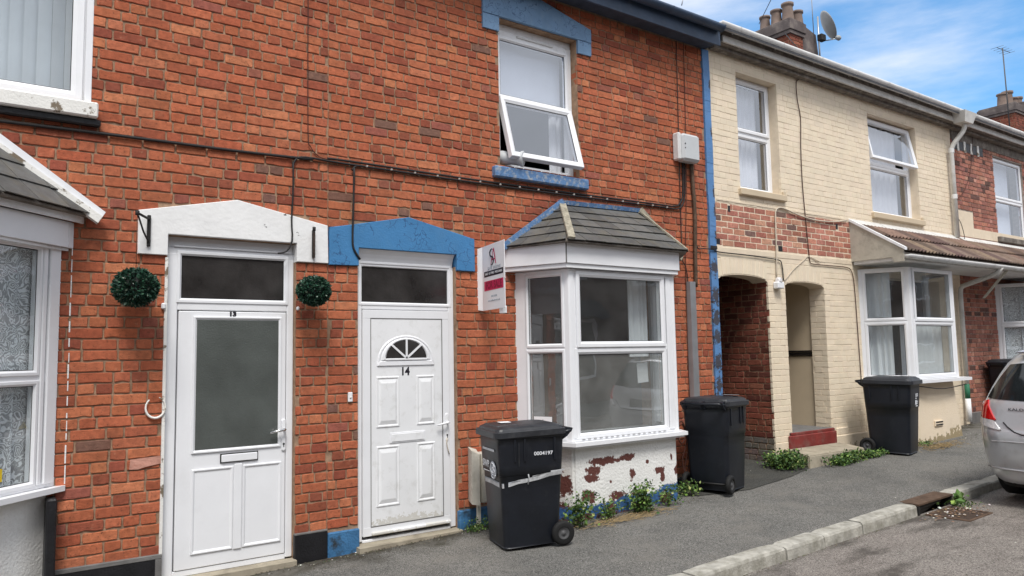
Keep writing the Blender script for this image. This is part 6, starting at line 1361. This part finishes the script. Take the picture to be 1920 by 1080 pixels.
weed('small tuft of weeds at the foot of the cream bay', 10.95, -.62, .10, .05, .08, 130, .026)
weed('broad bright green leaves sprouting from the kerb inlet', 8.02, -2.30, .035, .025, .12, 26, .085, gnd=lambda x, y: rz(x, y) + .0, dark=0., name='gutter_plant')
weed('moss and small weeds in the gutter beside the drain grate', 8.1, -2.36, .20, .05, .03, 120, .018, gnd=lambda x, y: rz(x, y), dark=.2)
# woody dead stem behind the second bin
o = thing('dead_stem', (6.42, -.10, gz(6.4)), 'brown tangled dead stem rising between the flaking bay and the dusty bin', 'stem')
mb = MB()
for k in range(4):
    P_ = [(6.36 + .03 * k + .02 * math.sin(j * 1.3 + k), -.30 - .02 * math.cos(j + k), gz(6.4) + j * .09) for j in range(9)]; mb.tube(P_, .008, 5)
mb.tube([(6.30 + .06 * math.cos(t), -.32, .72 + .12 * math.sin(t)) for t in np.linspace(0, 2 * PI, 12)], .006, 5); mb.build('stems', 'cable_brown', o)['kind'] = 'stuff'
o = thing('dry_grass', (4.95, -.72, gz(5, -.7)), 'flattened dry straw on the pavement before the flaking bay', 'dry grass'); mb = MB()
for i in range(230):
    x, y = random.gauss(4.98, .26), random.gauss(-.76, .055); a = random.gauss(.25, .5); l = random.uniform(.05, .20); z = gz(x, y) + .008 + random.uniform(0, .02)
    mb.tube([(x, y, z), (x + l * math.cos(a) / 2, y + l * math.sin(a) / 2, z + random.uniform(0, .015)), (x + l * math.cos(a), y + l * math.sin(a), z)], .0018, 3, cap=False)
mb.build('straws', 'straw', o)['kind'] = 'stuff'
o = thing('dry_grass', (10.9, -.85, gz(10.9, -.8)), 'brown dry grass mat at the foot of the cream bay', 'dry grass'); mb = MB()
for i in range(330):
    x, y = random.gauss(11.0, .25), random.gauss(-.80, .07); a = random.uniform(0, 6.3); l = random.uniform(.03, .09); z = gz(x, y) + .008 + random.uniform(0, .02)
    mb.tube([(x, y, z), (x + l * math.cos(a), y + l * math.sin(a), z + .01)], .0025, 3, cap=False)
mb.build('straws', 'straw', o)['kind'] = 'stuff'
# grit, fallen paint flakes and soil along the house fronts, a few scraps on the pavement and road
mb = MB()
def front_y(x):
    if 4.4 < x < 6.2: return -.60
    if 10.6 < x < 12.6: return -.60
    if 8.6 < x < 9.7: return -.40
    return -.03
def chip(x, y, z, s, col):
    mb.col = col; a = random.uniform(0, 6.3); pts = []
    for k in range(5): t = a + k * 1.2566; r = s * random.uniform(.5, 1); pts.append(Vector((x + r * math.cos(t), y + r * math.sin(t) * .8, z + random.uniform(0, s * .3))))
    mb.add(pts + [Vector((x, y, z + s * random.uniform(.2, .55)))], [(k, (k + 1) % 5, 5) for k in range(5)])
for i in range(2600):
    x = random.uniform(1.0, 13.5); x = random.uniform(2.2, 4.4) if i % 4 == 0 else x; y = front_y(x) - abs(random.gauss(0, .09)); g = random.random()
    col = (.05, .04, .028) if g < .62 else (.12, .10, .07) if g < .88 else (.045, .07, .02) if g < .97 else (.62, .60, .55)
    chip(x, y, gz(x, y) + .004, random.uniform(.004, .012) * (1.1 if g > .97 else 1), jit(col, .2))
for i in range(90): x, y = random.uniform(1.5, 14), random.uniform(-2.05, -.3); chip(x, y, gz(x, y) + .004, random.uniform(.004, .012), jit((.55, .53, .48) if random.random() < .55 else (.06, .05, .03), .15))
for i in range(110): x, y = random.uniform(2, 11), random.uniform(-4.2, -2.3); chip(x, y, rz(x, y) + .002, random.uniform(.004, .013), jit((.5, .48, .44) if random.random() < .4 else (.06, .05, .03), .15))
for i in range(160): x, y = random.gauss(7.75, .20), random.gauss(-2.42, .09); chip(x, y, rz(x, y) + .012, random.uniform(.008, .022), jit((.20, .13, .08) if random.random() < .8 else (.66, .63, .57), .3))
for x in np.arange(3, 9.5, .03): y = -2.262 - abs(random.gauss(0, .015)); chip(float(x), y, rz(x, y) + .002, random.uniform(.004, .013), jit((.075, .085, .035) if random.random() < .5 else (.15, .13, .09), .3))
mb.build('debris', 'debris', kind='stuff', attr=True, fixn=False)

# ------------------------------------------------------------------ cars
def car(loc, rz_, label, paint, plate=False):
    """local x: 0 at the rear bumper, towards the front; z up from the road"""
    t = thing('parked_car', loc, label, 'car', 'cars parked along the kerbs', rz=rz_, local=True)
    # plan outline at height z: rear x, front x, half width, rear corner radius, front corner radius
    key = [(.19, .14, 3.72, .72, .26, .3), (.24, .07, 3.80, .775, .30, .34), (.33, .028, 3.85, .815, .32, .38), (.46, .008, 3.87, .832, .32, .42), (.60, .0, 3.88, .838, .31, .46), (.70, .012, 3.86, .838, .28, .50), (.74, .040, 3.80, .836, .26, .50), (.84, .060, 3.62, .832, .26, .50), (.95, .085, 3.15, .822, .26, .5), (1.02, .12, 2.95, .800, .26, .4), (1.12, .175, 2.72, .765, .25, .34), (1.24, .25, 2.50, .715, .24, .3), (1.36, .335, 2.27, .655, .23, .28), (1.43, .40, 2.10, .60, .22, .26), (1.465, .47, 1.98, .545, .20, .24), (1.485, .60, 1.80, .46, .2, .2), (1.495, .80, 1.60, .30, .15, .15)]
    def out(z):
        for a, b in zip(key[:-1], key[1:]):
            if z <= b[0]: f = max(0, (z - a[0]) / (b[0] - a[0])); return [a[i] + (b[i] - a[i]) * f for i in range(1, 6)]
        return key[-1][1:]
    def P(s, z, off=0.):                  # s in [-1, 1]: 0 rear centre, +-1 front centre, negative = kerb side (-> +y local)
        xr, xf, w, rr, rf = out(z); sg = -1 if s > 0 else 1; a = abs(s)
        rr = min(rr, w * .95); rf = min(rf, w * .95)
        if a < .12: f = a / .12; p = (xr + rr * .16 * f * f * .6, (w - rr) * f); nx, ny = -1, .1 * f
        elif a < .24: f = (a - .12) / .12 * PI / 2; p = (xr + rr * .096 + rr * .904 * (1 - math.cos(f)), w - rr + rr * math.sin(f)); nx, ny = -math.cos(f), math.sin(f)
        elif a < .76: f = (a - .24) / .52; p = (xr + rr + (xf - rf - xr - rr) * f, w + .012 * math.sin(PI * f)); nx, ny = 0, 1
        elif a < .88: f = (a - .76) / .12 * PI / 2; p = (xf - rf + rf * math.sin(f), w - rf + rf * math.cos(f)); nx, ny = math.sin(f), math.cos(f)
        else: f = (a - .88) / .12; p = (xf, (w - rf) * (1 - f)); nx, ny = 1, 0
        return Vector((p[0] + nx * off, (p[1] + ny * off) * sg, z))
    def sheet(s0, s1, z0, z1, ns, nz, off, m, name, par=None, zf=None, sf=None, th=.0, smooth=True):
        mb = MB(); mb.smooth = smooth; vs = []
        for j in range(nz + 1):
            for i in range(ns + 1):
                a, b = i / ns, j / nz; ss = s0 + (s1 - s0) * a; zz = z0 + (z1 - z0) * b
                if zf: zz = zf(a, b)
                if sf: ss = sf(a, b)
                vs.append(P(ss, zz, off))
        n = ns + 1; fs = [(j * n + i, j * n + i + 1, (j + 1) * n + i + 1, (j + 1) * n + i) for j in range(nz) for i in range(ns)]
        mb.add(vs, fs)
        if th:                            # a rim going back into the body
            e = [i for i in range(n)] + [(j + 1) * n - 1 for j in range(1, nz + 1)] + [nz * n + i for i in range(ns - 1, -1, -1)] + [j * n for j in range(nz - 1, 0, -1)]
            ins = [vs[k] + Vector((.03, 0, 0)) * (1 if abs(s0) < .3 else 0) + Vector((0, -math.copysign(.01, vs[k].y), 0)) for k in e]; q = len(e); mb.add([vs[k] for k in e] + ins, [(i, (i + 1) % q, (i + 1) % q + q, i + q) for i in range(q)])
        return mb.build(name, m, par or t)
    S = [-.999, -.96, -.92, -.88, -.86, -.84, -.82, -.80, -.78, -.76] + [-.72 + .04 * i for i in range(12)] + [-.24, -.225, -.21, -.195, -.18, -.165, -.15, -.135, -.12, -.09, -.06, -.03, 0]
    S = S + [-x for x in S[::-1][1:]]; Z = [k[0] for k in key]; Z = sorted(set(Z + [.28, .40, .53, .65, .72, .79, .90, 1.07, 1.18, 1.30, 1.40]))
    mb = MB(); mb.smooth = True
    arch = lambda p: min(math.hypot(p.x - .70, p.z - .30), math.hypot(p.x - 3.15, p.z - .30)) < .335 and abs(p.y) > .5
    vs = [P(s, z) for z in Z for s in S]; n = len(S); fs = []
    for j in range(len(Z) - 1):
        for i in range(n):
            q = (j * n + i, j * n + (i + 1) % n, (j + 1) * n + (i + 1) % n, (j + 1) * n + i); c = sum((vs[k] for k in q), Vector()) / 4
            if not arch(c): fs.append(q)
    fs.append(tuple((len(Z) - 1) * n + i for i in range(n))); mb.add(vs, fs); body = mb.build('body', paint, t)
    mb = MB(); mb.box(.35, 3.55, -.66, .66, .19, .60); mb.build('underbody', 'car_black', t)
    # rear screen, side windows, windscreen
    sheet(-.178, .178, 1.02, 1.375, 22, 8, .006, 'car_glass', 'rear_screen', th=1, sf=lambda a, b: (-.192 + .384 * a) * (1 - .10 * b), zf=lambda a, b: 1.005 + .02 * (2 * a - 1) ** 2 + b * (.375 - .05 * (2 * a - 1) ** 2))
    for sg in (-1, 1):
        sheet(sg * .30, sg * .47, 1.0, 1.36, 8, 6, .005, 'car_glass', 'side_window'); sheet(sg * .485, sg * .62, 1.0, 1.36, 8, 6, .005, 'car_glass', 'side_window')
    sheet(.80, 1.0, 1.02, 1.40, 6, 8, .005, 'car_glass', 'windscreen'); sheet(-.80, -1.0, 1.02, 1.40, 6, 8, .005, 'car_glass', 'windscreen')
    # wrap-round tail lamps: red over clear
    for sg in (-1, 1):
        sheet(0, 0, 0, 0, 12, 8, .014, 'lamp_red', 'tail_lamp', th=1, sf=lambda a, b: sg * ((.215 - .006 * (1 - b)) - a * (.050 - .012 * b + .022 * (1 - b))), zf=lambda a, b: .835 - .018 * a + b * (.175 + .015 * a - .03 * (1 - a)))
        sheet(0, 0, 0, 0, 12, 4, .013, 'lamp_clear', 'reversing_lamp', th=1, sf=lambda a, b: sg * (.211 - a * (.076 - .008 * b + .012 * (1 - b))), zf=lambda a, b: .775 - .05 * a + b * (.058 + .032 * a))
        sheet(0, 0, 0, 0, 8, 5, .010, 'lamp_clear', 'headlight', sf=lambda a, b: sg * (.80 + .09 * a), zf=lambda a, b: .66 + .12 * b)
    # tailgate: shut line, number recess, bumper crease
    def line(pts, r, m, name, off=.003):
        mb = MB(); mb.tube([P(s, z, off) for s, z in pts], r, 5); return mb.build(name, m, body)
    for sg in (-1, 1): line([(sg * .118, .80), (sg * .110, .76), (sg * .098, .715), (sg * .085, .695), (sg * .04, .692), (0, .692)], .0065, 'car_black', 'shut_line', .001)
    line([(-.205, .60), (-.15, .615), (-.08, .622), (0, .624), (.08, .622), (.15, .615), (.205, .60)], .006, 'car_black' if False else paint, 'bumper_crease', .006)
    line([(s, .345 + .02 * abs(s)) for s in np.linspace(-.2, .2, 15)], .008, paint, 'bumper_lip', .006)
    sheet(-.055, .055, .70, .90, 8, 4, .004, paint, 'plate_recess'); sheet(-.045, .045, .73, .84, 8, 2, .010, 'hub', 'number_plate')
    sheet(-.235, .235, .19, .325, 20, 3, -.01, 'car_black', 'lower_bumper', zf=lambda a, b: .165 + .16 * b)
    mb = MB(); mb.hexa([(.40, -.50, 1.455), (.62, -.48, 1.48), (.62, .48, 1.48), (.40, .50, 1.455)], [(.36, -.50, 1.475), (.60, -.48, 1.505), (.60, .48, 1.505), (.36, .50, 1.475)]); mb.build('roof_spoiler', paint, body)
    for x in (.70, 3.15):
        for sg in (-1, 1):
            mb = MB(); mb.lathe([(.18, -.085), (.27, -.085), (.288, -.065), (.29, .065), (.27, .085), (.18, .085), (.18, -.085)], (x, sg * .725, .29), 'y', 28); w = mb.build('wheel', 'rubber', t)
            mb = MB(); mb.lathe([(.18, sg * .05), (.175, sg * .078), (.15, sg * .07), (.05, sg * .082), (0, sg * .085)], (x, sg * .725, .29), 'y', 20); mb.build('rim', 'metal', w)
            mb = MB(); mb.box(x - .33, x + .33, sg * .50, sg * .64, .28, .68); mb.build('wheel_arch', 'car_black', t)
    return t, body, P
M['car_badge'] = mat('badge_chrome', (.10, .10, .11), .25, 0, bump=0, metal=.6)
cx0 = 8.20
t, body, P = car((cx0, -3.27, rz(cx0 + .7, -3.3) - .0), 0, 'silver hatchback parked at the kerb on the right, seen from its rear corner', 'car')
t.rotation_euler = (0, -math.atan(.027), 0)
a, b = P(-.108, .925, .006), P(-.078, .925, .006); bu = (b - a).normalized(); bn = Vector((0, 0, 1)).cross(bu)
bm_ = frame_mtx(tuple((a + b) / 2), tuple(bu), tuple(-bn if bn.x > 0 else bn)); text('KALOS', .036, bm_, 'car_badge', body, 'badge', sx=1.5, ext=.002)
t2, _, _ = car((17.4, -7.25, rz(17.2, -7.2)), PI, 'red hatchback parked across the road, seen only as a reflection in the bay panes', 'car_red')
t2.rotation_euler = (0, math.atan(.027), PI)

# ------------------------------------------------------------------ the opposite side of the street (mirrored in the panes)
ot = thing('terraced_house', (8, -10.3, gz(8, -2.1)), 'long brick terrace across the street, seen only as a dark reflection in the window panes', 'house')
mb = MB(); mb.box(-24, 46, -11.2, -10.4, -.6, 5.3); ow = mb.build('wall', mat('opposite_brick', (.17, .115, .09), .9, .25, 5, .3, 30, .004, .1), ot)
mb = MB(); mb.hexa([(-24.2, -10.05, 5.3), (46.2, -10.05, 5.3), (46.2, -14, 7.5), (-24.2, -14, 7.5)], [(-24.2, -10.0, 5.42), (46.2, -10.0, 5.42), (46.2, -14, 7.6), (-24.2, -14, 7.6)]); mb.build('roof', 'roofslate', ot)
mb = MB(); mb.box(-24.2, 46.2, -10.12, -10.0, 5.2, 5.42); mb.build('gutter', 'gutter_grey', ot)
for k in range(11):
    x = -22 + k * 6.2
    for (a, b, c, d_) in ((x, x + 1.0, 3.5, 5.0), (x + 3.3, x + 4.4, 3.5, 5.0), (x + 3.0, x + 4.7, .9, 2.5)):
        mb = MB(); mb.box(a, b, -10.41, -10.36, c, d_, .01); w = mb.build('window', 'white', ot); mb = MB(); mb.box(a + .08, b - .08, -10.358, -10.355, c + .08, (c + d_) / 2 - .03); mb.box(a + .08, b - .08, -10.358, -10.355, (c + d_) / 2 + .03, d_ - .08); mb.build('pane', 'car_glass', w)
    mb = MB(); mb.box(x, x + .95, -10.42, -10.36, .0 + gz(x, -2.1), 2.3); mb.build('door', 'white' if k % 2 else 'gasket', ot)
    mb = MB(); mb.hexa([(x + 2.8, -9.9, 2.55), (x + 4.9, -9.9, 2.55), (x + 4.9, -10.4, 2.55), (x + 2.8, -10.4, 2.55)], [(x + 3.1, -10.2, 3.0), (x + 4.6, -10.2, 3.0), (x + 4.6, -10.4, 3.0), (x + 3.1, -10.4, 3.0)]); mb.build('bay_roof', 'roofslate', ot)
